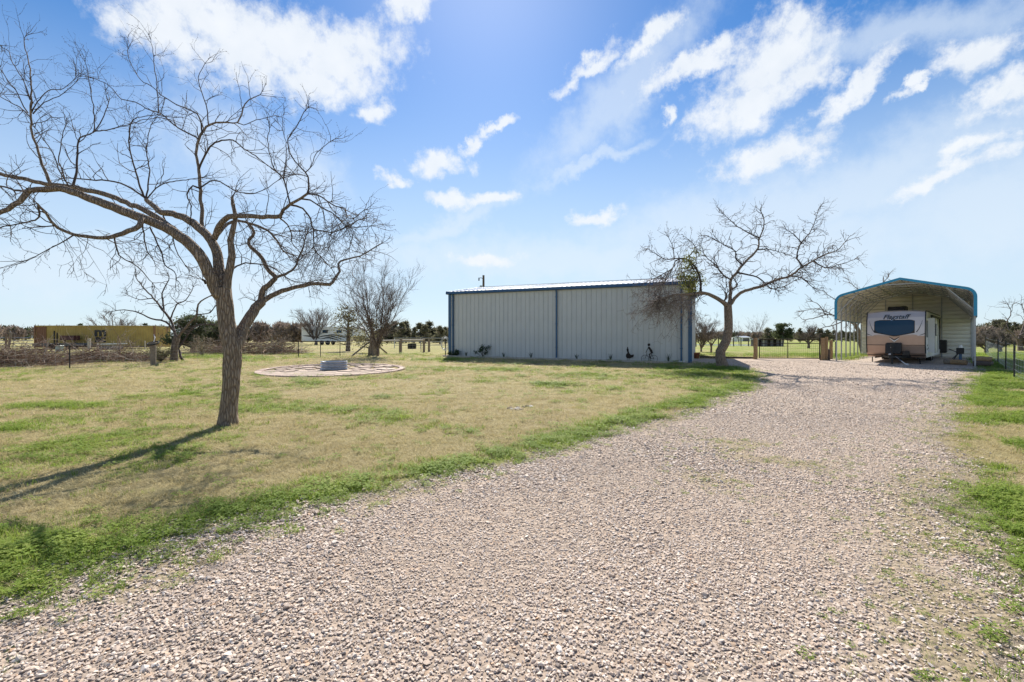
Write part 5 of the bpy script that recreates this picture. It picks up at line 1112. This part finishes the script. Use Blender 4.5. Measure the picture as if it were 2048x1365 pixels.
def left_fence():
    A = [gp(-120, 752), gp(139, 738), gp(306, 731)]; c = gp(742, 712); B = [gp(597, 716), gp(641, 715), gp(680, 714), c]
    f = thing('wire_fence', 'sagging wire fence with thin steel posts across the left side of the lawn', 'fence', tuple(A[1])); o = Vector(A[1]); L_ = lambda p: p - o
    line = [L_(p) for p in A + B]
    for p, h in ((A[1], 1.08), (A[0], 1.1), (B[0], 1.05), (B[1], .95), (B[2], 1.05)): t_post(f, L_(p), h)
    wires(f, line, (.15, .35, .55, .75, .98), .0035, .98, .3, s=.03)
    t = thing('hoop_post', 'stout weathered wooden post with a black hoop on its top', 'post', tuple(A[2])); wood_post(t, (0, 0, 0), 1.2, .13); h_ = MB(); h_.tube([(.24 * math.cos(q), .24 * math.sin(q), 1.13 + .09 * math.sin(q)) for q in np.linspace(0, 6.2832, 25)], .035, 6, cap=False); h_.build('hoop', 'rubber', t); MB().tube([(.04, 0, 1.2), (.1, 0, 1.42), (.04, 0, 1.58)], [.02, .03, .006], 5).build('feather', 'white_paint', t)
    # corner brace: three posts, two diagonal braces
    k = thing('corner_posts', 'cluster of weathered corner fence posts with diagonal brace poles', 'fence', tuple(c)); q = lambda px, py: gp(px, py) - Vector(c)
    for px, py, h, r in ((738, 712, .62, .07), (742, 712, 1.15, .085), (747, 712, 1.22, .10), (752, 711, 1.18, .10), (757, 710, 1.1, .08)): wood_post(k, q(px, py), h, r)
    MB().tube([q(703, 714) + Vector((0, 0, .03)), q(738, 712) + Vector((0, 0, .95))], .055, 7).build('brace_pole', 'old_wood', k); MB().tube([q(774, 708) + Vector((0, 0, .03)), q(754, 711) + Vector((0, 0, .75))], .06, 7).build('brace_pole', 'old_wood', k)
    r = thing('rail_fence', 'weathered post-and-rail fence with wire left of the metal shed', 'fence', tuple(c)); pts = [c, gp(801, 707), gp(848, 705), gp(858, 704), gp(905, 702)]; l2 = [p - c for p in pts]
    for p, h, rr in ((l2[1], 1.12, .12), (l2[2], 1.1, .10), (l2[3], 1.05, .10)): wood_post(r, p, h, rr)
    t_post(r, (l2[1] * .0 + l2[2] * 1.0) - Vector((.25, 0, 0)), 1.15)
    for a, b in ((0, 1), (1, 2)): MB().tube([l2[a] + Vector((0, 0, 1.02)), l2[b] + Vector((0, 0, 1.0))], .06, 7).build('rail', 'rail_wood', r)
    wires(r, l2, (.2, .4, .6, .8), .004, .8, .35)
    # far pipe gate behind
    g = thing('pipe_gate', 'pale pipe gate and rails seen behind the rail fence', 'gate', tuple(gp(838, 697))); 
    for z in (.35, .75, 1.15): MB().tube([(-2.8, 0, z), (3.4, 0, z)], .035, 6).build('rail', 'galv', g)
    for x in (-2.8, .2, 3.4): MB().tube([(x, 0, -.1), (x, 0, 1.2)], .05, 6).build('post', 'galv', g)
    tr = MB().lathe([(.3, .05), (.45, 0), (.48, .3), (.45, .55), (.42, .55), (.42, .1), (.001, .1)], 18).build('feed_tub', 'rubber'); tr.location = gp(824, 698); tag(tr, 'low dark feed tub in the field behind the rail fence', 'tub')
left_fence()
def gate_side():
    a, b = gp(1519, 719), gp(1639, 720); a.z = b.z = (a.z + b.z) / 2; d = b - a; W = d.length; ang = math.atan2(d.y, d.x); H = 1.15
    g = thing('farm_gate', 'dark pipe gate with wire mesh at the end of the driveway', 'gate', tuple(a + Vector((0, 0, .08))), ang); r_ = .17
    arc = [(W - r_ + r_ * math.sin(t), 0, H - r_ + r_ * math.cos(t)) for t in np.linspace(0, math.pi / 2, 6)]
    MB().tube([(0, 0, 0), (0, 0, H)] , .026, 8).tube([(0, 0, H), (W - r_, 0, H)] + arc[1:] + [(W, 0, 0)], .026, 8).tube([(W, 0, 0), (0, 0, 0)], .026, 8).build('frame', 'rust_steel', g)
    MB().tube([(W / 2 - .08, 0, 0), (W / 2 - .08, 0, H)], .022, 7).build('upright', 'rust_steel', g); MB().tube([(0, 0, H - .26), (W, 0, H - .26)], .022, 7).build('crossbar', 'rust_steel', g)
    m = MB()
    for k in range(1, 31): x = W * k / 31; m.tube([(x, 0, 0), (x, 0, H - .26)], .0035, 3, cap=False)
    for k in range(1, 9): z = (H - .26) * k / 9; m.tube([(0, 0, z), (W, 0, z)], .0035, 3, cap=False)
    stuff(m.build('mesh_panel', 'rust_steel', g))
    for (px, py, h, r, mt, lab) in ((1511, 719, 1.30, .115, 'tan_wood', 'brown wooden hinge post left of the pipe gate'), (1645.5, 721, 1.32, .125, 'tan_wood', 'thick wooden latch post right of the pipe gate'), (1653, 721, 1.38, .08, 'tan_wood', 'slender tan wooden post second right of the pipe gate'), (1657, 721, .65, .09, 'pole_wood', 'short dark stub post right of the pipe gate'), (1662, 719, 1.16, .095, 'tan_wood', 'wooden post nearest the left leg of the carport')):
        o = wood_post(None, tuple(gp(px, py)), h, r, mt, name='gate_post'); tag(o, lab, 'post')
    t = t_post(None, tuple(gp(1640, 721)), 1.55); t.name = 'steel_post'; tag(t, 'thin dark steel post against the right end of the pipe gate', 'post')
    t = t_post(None, tuple(gp(1671, 717)), 1.05); t.name = 'steel_post'; tag(t, 'thin steel post between the wooden posts and the carport leg', 'post')
    p, q = gp(1400, 716), gp(1508, 718); m = MB().bar(p + Vector((0, 0, .05)), q + Vector((0, 0, .05)), .12, .12); tag(m.build('ground_timber', 'pole_wood', bevel=.012), 'long low timber lying on the ground between the shed and the gate', 'timber')
    pt = MB().lathe([(.001, 0), (.15, 0), (.20, .30), (.23, .30), (.23, .36), (.19, .36), (.17, .28), (.001, .28)], 16).build('flower_pot', 'terracotta', smooth=True); pt.location = gp(1393, 717); tag(pt, 'terracotta flower pot beside the right corner of the shed', 'pot')
    # far field fence behind the crooked tree
    f = thing('field_fence', 'low far field fence behind the crooked mesquite tree', 'fence', tuple(gp(1392, 694)))
    pts = [gp(x, 694 - (x - 1392) * .008) - gp(1392, 694) for x in np.linspace(1392, 1512, 9)]
    for p in pts: wood_post(f, p, 1.2, .07, 'pole_wood')
    wires(f, pts, (.3, .6, .9, 1.15), .012, 0, .3)
    pd = gp(1470, 690.5); v = []; n = 36
    v = [(pd.x + 6.5 * math.cos(2 * math.pi * k / n) * (1 + .1 * math.sin(3 * k)), pd.y + 5.5 * math.sin(2 * math.pi * k / n), .41) for k in range(n)]; m = MB().add(v, [tuple(range(n))]); MATS['pond'] = bpy.data.materials.new('pond'); t_ = NT(MATS['pond']); t_.base((.10, .12, .11)); t_.p.inputs['Roughness'].default_value = .08; t_.bump(t_.noise(t_.coord(), 3, 3), .08, .02); struct(m.build('pond', 'pond'))
gate_side()
def right_fence():
    P_ = [gp(2110, 800), gp(2064, 783), gp(2034, 769), gp(2012.5, 758), gp(1993, 747), gp(1979, 739), gp(1968, 728)]
    off = Vector((.55, -.2, 0)); P_ = [Vector((p.x, p.y, p.z)) + (off if p.y > 18 else off * .4) for p in P_]; e = P_[-1] + (P_[-1] - P_[-2]) * 2.5; e.z = g1(e.x, e.y); P_.append(e)
    f = thing('post_and_wire_fence', 'dark steel post and wire fence running back along the right edge', 'fence', tuple(P_[2])); o = P_[2]; L_ = [p - o for p in P_]
    for p in L_: t_post(f, p, 1.32, 'dark_metal')
    wires(f, L_, (.18, .36, .56, .78, 1.02, 1.24), .004, 1.02, .32, s=.05)
right_fence()
# ------------------------------------------------------------------ brush heaps
def brush_heap(label, px0, px1, py, h, n, seed, pale=.3, deep=1.6):
    rg = np.random.default_rng(seed); a, b = gp(px0, py), gp(px1, py); c = (a + b) / 2; c.z = g1(c.x, c.y); W = (b - a).length; root = thing('brush_pile', label, 'brush pile', tuple(c))
    u = rg.uniform(-.5, .5, n); prof = np.maximum(.15, 1 - (2 * u) ** 2) * (.55 + .9 * fbm(u * 6 + seed, u * 0, seed, 3)); st = np.stack([u * W, rg.normal(0, deep * .35, n), rg.uniform(.0, 1, n) ** 1.3 * h * prof], 1)
    d = np.stack([rg.normal(0, 1, n), rg.normal(0, .5, n), rg.normal(.05, .28, n)], 1); p, r = grow(st, d, rg.uniform(.5, 2.0, n), rg.uniform(.006, .02, n), 6, .14, (0, 0, -.15), rg, .4); gz = 0; p[:, :, 2] = np.maximum(p[:, :, 2], .01)
    big = rg.uniform(size=n) < .05; r[big] *= 2.6; m1 = rg.uniform(size=n) < pale
    for nm, sel, mt in (('pale_branches', m1, 'brush_pale'), ('branches', ~m1, 'brush')):
        A = Acc(); A.add(*tubes(p[sel], r[sel], 4)); 
        s, dd, pr, t = spawn(p[sel], r[sel], 3, rg, (25, 60), .3); q, qr = grow(s, dd, rg.uniform(.2, .7, len(s)), np.full(len(s), .006), 5, .2, (0, 0, 0), rg, .5); q[:, :, 2] = np.maximum(q[:, :, 2], .01); A.add(*tubes(q, qr, 3)); stuff(link(nm, A.mesh(nm, mt, False), root))
brush_heap('big heap of cut branches behind the fence at the left edge', -60, 122, 730, .72, 900, 51, .25, 2.0)
brush_heap('low brush heap between the steel post and the hooped wooden post', 132, 312, 722, .42, 850, 52, .3, 1.6)
brush_heap('long brush row behind the big mesquite trunk', 395, 600, 708, .8, 850, 53, .3, 2.2)
def shrub(label, px, py, h, r, seed, mt='shrub_dry', n=700, k=26):
    rg = np.random.default_rng(seed); b = gp(px, py); root = thing('wild_shrub', label, 'shrub', tuple(b)); a = rg.uniform(0, 6.28, k); d = np.stack([np.cos(a) * .6, np.sin(a) * .6, rg.uniform(.5, 1.4, k)], 1); p, rr = grow(np.zeros((k, 3)), d, h * rg.uniform(.7, 1.2, k), np.full(k, .014), 7, .12, (0, 0, .1), rg); A = Acc(); A.add(*tubes(p, rr, 4)); s, dd, pr, t = spawn(p, rr, 8, rg, (25, 60), .3); q, qr = grow(s, dd, h * .3 * rg.uniform(.4, 1, len(s)), np.full(len(s), .007), 5, .15, (0, 0, .1), rg); A.add(*tubes(q, qr, 3)); stuff(link('stems', A.mesh('stems', 'brush_pale' if mt == 'shrub_dry' else 'twig_far', False), root))
    c = q[:, 3:].reshape(-1, 3); c = c[rg.integers(0, len(c), n)]; v, f = leaf_cloud(c + rg.normal(0, .04, (n, 3)), .07, rg); stuff(link('leaves', np_mesh('leaves', v, f, mt, False, {'tone': np.repeat(rg.uniform(size=n), 3)}), root))
shrub('small green cedar seedling beside the hooped wooden post', 322, 724, .75, .4, 61, 'cedar_brown')
shrub('pale dry shrub in the brush row left of the big mesquite trunk', 405, 712, 1.3, .8, 62)
shrub('tan dry shrub behind the fence right of the big mesquite trunk', 555, 708, 1.5, .9, 63)
shrub('dead leaning sapling in front of the container lettering', 212, 727, 2.0, .5, 64, 'shrub_dry', 30, 5)
# ------------------------------------------------------------------ fire pit
def fire_pit():
    c = gp(663, 741.5); c = Vector((c.x, 20.6, g1(c.x, 20.6))); RR = 3.15; rg = np.random.default_rng(15); zof = lambda x, y: g1(c.x + x, c.y + y) - c.z
    p = thing('fire_pit_patio', 'round flagstone patio ringed with pinkish pavers around the fire ring', 'patio', tuple(c)); n = 58
    for k in range(n):
        a0, a1 = 2 * math.pi * (k + .04) / n, 2 * math.pi * (k + .96) / n; h = .055 + rg.uniform(-.01, .012); q = [(r * math.cos(a), r * math.sin(a)) for r, a in ((RR - .26, a0), (RR, a0), (RR, (a0 + a1) / 2), (RR, a1), (RR - .26, a1))]; zz = zof(q[1][0], q[1][1]); MB().prism(q, zz - .06, zz + h, 2).build('paver', 'paver', p, bevel=.008)
    pts = []; tries = 0
    while len(pts) < 78 and tries < 6000:
        tries += 1; r = (RR - .55) * math.sqrt(rg.uniform(.06, 1)); a = rg.uniform(0, 6.28); s = rg.uniform(.20, .40); x, y = r * math.cos(a), r * math.sin(a)
        if r < .8 + s * .6 or r + s > RR - .2: continue
        if all((x - u) ** 2 + (y - v) ** 2 > (.84 * (s + t)) ** 2 for u, v, t in pts): pts.append((x, y, s))
    for x, y, s in pts:
        k = int(rg.integers(5, 8)); a0 = rg.uniform(0, 6.28); q = [(x + s * rg.uniform(.8, 1.08) * math.cos(a0 + 6.2832 * i / k), y + s * rg.uniform(.8, 1.08) * math.sin(a0 + 6.2832 * i / k)) for i in range(k)]; zz = zof(x, y); MB().prism(q, zz - .05, zz + rg.uniform(.025, .06), 2).build('flagstone', 'flagstone', p, bevel=.008)
    MB().lathe([(.001, .012), (1.4, .012), (2.9, .0), (2.95, -.05)], 40).build('sand_bed', 'dirt_clod', p)
    f = thing('fire_ring', 'galvanised corrugated steel fire ring on the flagstone patio', 'fire ring', (c.x, c.y, c.z + .02)); R = .56; pr = []
    for z in np.linspace(0, .36, 37): pr.append((R + .028 * math.sin(z / .12 * 2 * math.pi), z))
    MB().lathe(pr + [(r - .012, z) for r, z in pr[::-1]], 48).build('ring', 'galv', f, smooth=True); MB().tube([(R * math.cos(t), R * math.sin(t), .365) for t in np.linspace(0, 6.2832, 49)], .016, 6, cap=False).build('rim', 'galv', f); MB().lathe([(.001, .07), (.3, .06), (.53, .03)], 24).build('ash', 'ash', f)
    for k, (px, py, lab) in enumerate(((1045, 817, 'small pale patch of bare stones in the middle of the lawn'), (1080, 766, 'bare dirt scrape with stones on the lawn in front of the shed'))):
        b = gp(px, py); r = thing('stone_patch', lab, 'stones', tuple(b)); rg = np.random.default_rng(90 + k)
        for j in range(12):
            bm = bmesh.new(); rr = rg.uniform(.04, .09)
            for _ in range(12): q = rg.normal(size=3); q /= np.linalg.norm(q); bm.verts.new(q * rr * np.array([1.1, .9, .5]))
            bmesh.ops.convex_hull(bm, input=bm.verts); me = bpy.data.meshes.new('stone'); bm.to_mesh(me); bm.free(); me.materials.append(MATS['dirt_clod' if j % 3 else 'concrete']); o = link('stone', me, r); o.location = (rg.normal(0, .22), rg.normal(0, .16), rr * .15)
fire_pit()
# ------------------------------------------------------------------ far left: container, implements; fifth-wheel camper; coop
def container():
    z = 50.0; x0, x1 = (68 - CX) / F * z, (305 - CX) / F * z; W = x1 - x0; H = 2.42; D = 2.44; gz = g1(x0, z) + .12; s = thing('shipping_container', 'long mustard yellow shipping container with rust streaks and black lettering', 'container', (x0, z, gz), rad(1.5))
    n = 46; pf = []; pw = (W - .3) / n
    for k in range(n): o = .15 + k * pw; pf += [(o, 0), (o + pw * .32, 0), (o + pw * .5, .036), (o + pw * .82, .036)]
    pf.append((W - .15, 0)); rs = lambda u: 1.0 if u < 1.25 else 0.0
    vs_ = []; at_ = []
    for u, h in pf:
        for zz in (.16, H * .5, H - .1): vs_.append((u, .05 + h, zz)); at_.append(1.0 if u < 1.2 else .0)
    i = np.arange(len(pf) - 1) * 3; f = np.concatenate([np.stack([i, i + 3, i + 4, i + 1], 1), np.stack([i + 1, i + 4, i + 5, i + 2], 1)]); link('side_wall', np_mesh('side_wall', vs_, f, 'container_yellow', False, {'rusty': at_}), s)
    def rp(name, m, r=0.0): o = m.build(name, 'container_yellow', s); a = o.data.attributes.new('rusty', 'FLOAT', 'POINT'); a.data.foreach_set('value', [r] * len(o.data.vertices)); return o
    rp('bottom_rail', MB().box(0, 0, 0, W, .12, .17), .8); rp('top_rail', MB().box(0, 0, H - .11, W, .1, H), .3)
    rp('back_wall', MB().box(.02, D - .05, .02, W - .02, D, H - .02)); o = MB().box(.02, .06, H - .03, W - .02, D - .06, H + .02).build('roof', 'roof_metal', s)
    for x in (0, W - .16): rp('corner_post', MB().box(x, -.02, 0, x + .16, .16, H + .01), .9)
    for x in (.01, W - .06): rp('end_wall', MB().box(x, .1, .05, x + .05, D - .05, H - .05), .5)
    for k, (x, w_) in enumerate(((1.2, .05),)): rp('seam_post', MB().box(x, .0, .1, x + .09, .08, H - .05), 1.1)
    for txt, sz, x, zz in (('m', 1.55, W * .545, 1.68), ('sc', 1.25, W * .545, .95)):
        me = text_mesh(txt, sz, .012, 0, .055); me.materials.clear(); me.materials.append(MATS['black_plastic']); o = link('lettering', me, s); o.location = (x, .03, zz); o.rotation_euler = (rad(90), 0, 0); o.scale = (1.12, .88, 1)
    for (px, py) in ((70, 700), (300, 697)): pass
    # things standing in front of it
    zf = 46.5; X = lambda px: (px - CX) / F * zf; Z = lambda py: HC + (HY - py) / F * zf; g_ = g1(-40, zf)
    t = thing('flatbed_trailer', 'low grey flatbed trailer in front of the left end of the yellow container', 'trailer', (X(65), zf, g_)); w = X(152) - X(65)
    MB().box(0, 0, .36, w, 1.8, .46).build('deck', 'coop_wood', t); MB().box(0, -.03, .38, w, 0, .64).build('side_board', 'coop_wood', t); MB().box(0, 1.8, .38, w, 1.83, .64).build('side_board', 'coop_wood', t); MB().bar((w, .9, .45), (w + 1.4, .9, .45), .1).build('drawbar', 'dark_metal', t)
    for x in (w * .42, w * .58):
        for y in (-.18, 1.83): MB().tube([(x, y, .33), (x, y + .17, .33)], .33, 14).build('wheel', 'rubber', t)
    t = thing('farm_implement', 'dark farm implement with two upright bars in front of the yellow container', 'implement', ((103 - CX) / F * (zf + 2.2), zf + 2.2, g_)); 
    MB().box(0, 0, .35, 2.3, .9, .5).build('frame', 'dark_metal', t); MB().box(.8, .1, .95, 2.3, .8, 1.45).build('hopper', 'dark_red', t)
    for x in (1.0, 2.1): MB().bar((x, .45, .45), (x, .45, 1.0), .08).build('support', 'dark_metal', t)
    for x, h in ((.0, 1.95), (.3, 1.75)): MB().bar((x, .3, .0), (x, .3, h), .09).build('upright', 'dark_metal', t)
    for x in (.3, 2.0): MB().tube([(x, -.05, .3), (x, .12, .3)], .3, 12).build('wheel', 'rubber', t)
    o = MB().bar((X(195), zf, g_ + .55), (X(254), zf, g_ + .62), .16, .10).build('white_plank', 'white_paint'); 
    r = thing('lumber_rack', 'white board resting on a low dark stack in front of the container lettering', 'lumber', (X(195), zf, g_)); o.parent = r; o.location = (-X(195), -zf, -g_); MB().box(.3, -.2, -.05, 2.4, .3, .4).build('stack', 'coop_wood', r)
    o = MB().tube([(0, 0, -.1), (0, 0, 1.15)], .13, 8).build('old_post', 'rail_wood'); o.location = (X(178), zf, g_); tag(o, 'pale thick post standing in front of the yellow container', 'post')
    o = MB().tube([(0, 0, -.1), (0, 0, .9)], .05, 7).build('old_post', 'rail_wood'); o.location = (X(290), zf, g_); tag(o, 'thin pale post near the right end of the yellow container', 'post')
    b = gp(119, 703); u = thing('utility_box', 'small grey-green utility box in the grass before the container', 'utility box', tuple(b)); MB().box(-.22, -.18, -.05, .22, .18, .42).build('body', 'grey_box', u, bevel=.02); MB().box(-.25, -.21, .42, .25, .21, .52).build('lid', 'grey_box', u, bevel=.03)
    # far pipe fence at the left edge
    f = thing('pipe_fence', 'pale pipe fence at the far left edge beside the container', 'fence', tuple(gp(-40, 699))); o = gp(-40, 699); q = [gp(x, 699) - o for x in (-40, 12, 17, 66)]
    for p, h, l in ((q[1], 1.3, 0), (q[2], 1.75, .15), (q[0], 1.3, 0)): wood_post(f, p, h, .10, 'old_wood', (0, l))
    for zz in (.3, .6, .9, 1.2): MB().tube([q[0] + Vector((0, 0, zz)), q[3] + Vector((0, 0, zz))], .03, 5).build('rail', 'galv', f)
container()
def camper():
    z = 78.0; x0, x1 = (603 - CX) / F * z, (722 - CX) / F * z; W = x1 - x0; gz = g1(x0, z); D = 2.5; s = thing('fifth_wheel_camper', 'white fifth-wheel camper with black swoosh graphics beyond the fence', 'camper', (x0, z, gz))
    H = 3.1; out = [(0, .55), (0, H - .05), (.1, H), (W - .35, H), (W, H - .2), (W - .12, 1.55), (W - 2.3, 1.35), (W - 2.6, .55)]
    MB().prism(out, 0, D, 1).build('body', 'white_paint', s, bevel=.03); MB().box(0, -.012, .5, W - 2.6, -.004, .66).build('skirt', 'dark_metal', s)
    for a in (W * .34, W * .44):
        for y in (-.02, D - .2): MB().tube([(a, y, .36), (a, y + .22, .36)], .36, 16).build('wheel', 'rubber', s)
    for k, pts in enumerate(([(.2, 1.55), (1.2, 1.5), (2.4, 1.3), (3.2, 1.05)], [(2.6, 1.2), (3.8, 1.5), (5.0, 1.5), (6.3, 1.15), (7.3, .9)], [(3.2, 1.0), (4.6, 1.22), (5.6, 1.0), (6.6, .75)], [(4.6, 1.75), (5.8, 1.65), (7.0, 1.35), (7.8, 1.1)])):
        p, _ = smooth_path([(x, -.012, zz) for x, zz in pts], [1] * 4 if len(pts) == 4 else [1] * 5, .25); n = len(p); m = MB(); v = []
        for i in range(n): w_ = .11 * math.sin(math.pi * (i + .5) / n) + .015; v += [tuple(p[i] + np.array((0, 0, w_))), tuple(p[i] - np.array((0, 0, w_)))]
        v += [(a, b + .01, c) for a, b, c in v]; m.add(v, [(2 * i, 2 * i + 2, 2 * i + 3, 2 * i + 1) for i in range(n - 1)]); m.build('graphic_stripe', 'black_plastic', s)
    for x, w_, zz, h in ((1.3, .7, 2.0, .5), (3.6, .9, 2.0, .55), (6.0, .9, 2.0, .5), (8.2, .6, 2.3, .35)): q = MB().box(x, -.02, zz, x + w_, -.003, zz + h).build('window', 'black_plastic', s); MB().box(x + .05, -.028, zz + .05, x + w_ - .05, -.016, zz + h - .05).build('pane', 'dark_glass', q)
    MB().box(.5, .6, H, 1.3, 1.6, H + .3).build('air_conditioner', 'white_paint', s, bevel=.04)
    for x in (W - 2.9, W - .5): MB().bar((x, .5, 0), (x, .5, 1.5 if x > W - 1 else .6), .1).build('landing_leg', 'dark_metal', s)
camper()
def coop():
    a = gp(1514, 693.5); b = gp(1574, 693.5); W = (b - a).length; s = thing('chicken_coop', 'long low weathered coop with a flat tin roof in the field', 'coop', tuple(a)); H = .98
    MB().box(0, 1.6, 0, W, 1.65, H).build('back_wall', 'coop_wood', s); n = 18
    for k in range(n):
        if k in (1, 2, 7, 8, 11, 12, 15): continue
        MB().box(W * k / n + .01, 0, 0, W * (k + 1) / n - .01, .03, H - .05).build('board', 'coop_wood' if k % 4 else 'rail_wood', s)
    for x in (0, W - .06): MB().box(x, .03, 0, x + .06, 1.6, H - .04).build('end_wall', 'coop_wood', s)
    MB().box(0, -.02, .40, W, -.0, .47).build('rail', 'old_wood', s); MB().box(-.15, -.25, H, W + .2, 1.9, H + .07).build('roof', 'galv', s)
    z = 150.0; x = (1492 - CX) / F * z; h = thing('far_barn', 'tiny white barn on the horizon beyond the pond', 'barn', (x, z, .4)); w = 17 / F * z
    MB().box(-w / 2, 0, -.2, w / 2, 6, 1.3).build('wall', 'white_paint', h); MB().prism([(-.3, 1.3), (3, 1.8), (6.3, 1.3)], -w / 2 - .2, w / 2 + .2, 0).build('roof', 'galv', h); MB().box(-1, -.04, 0, 1, -.01, 1.1).build('door', 'coop_wood', h)
    b = thing('hay_bale', 'small pale bale on the horizon left of the far white barn', 'bale', ((1470 - CX) / F * 140, 140, .4)); MB().box(-.8, 0, -.1, .8, 1.2, 1.2).build('body', 'white_paint', b, bevel=.2)
coop()
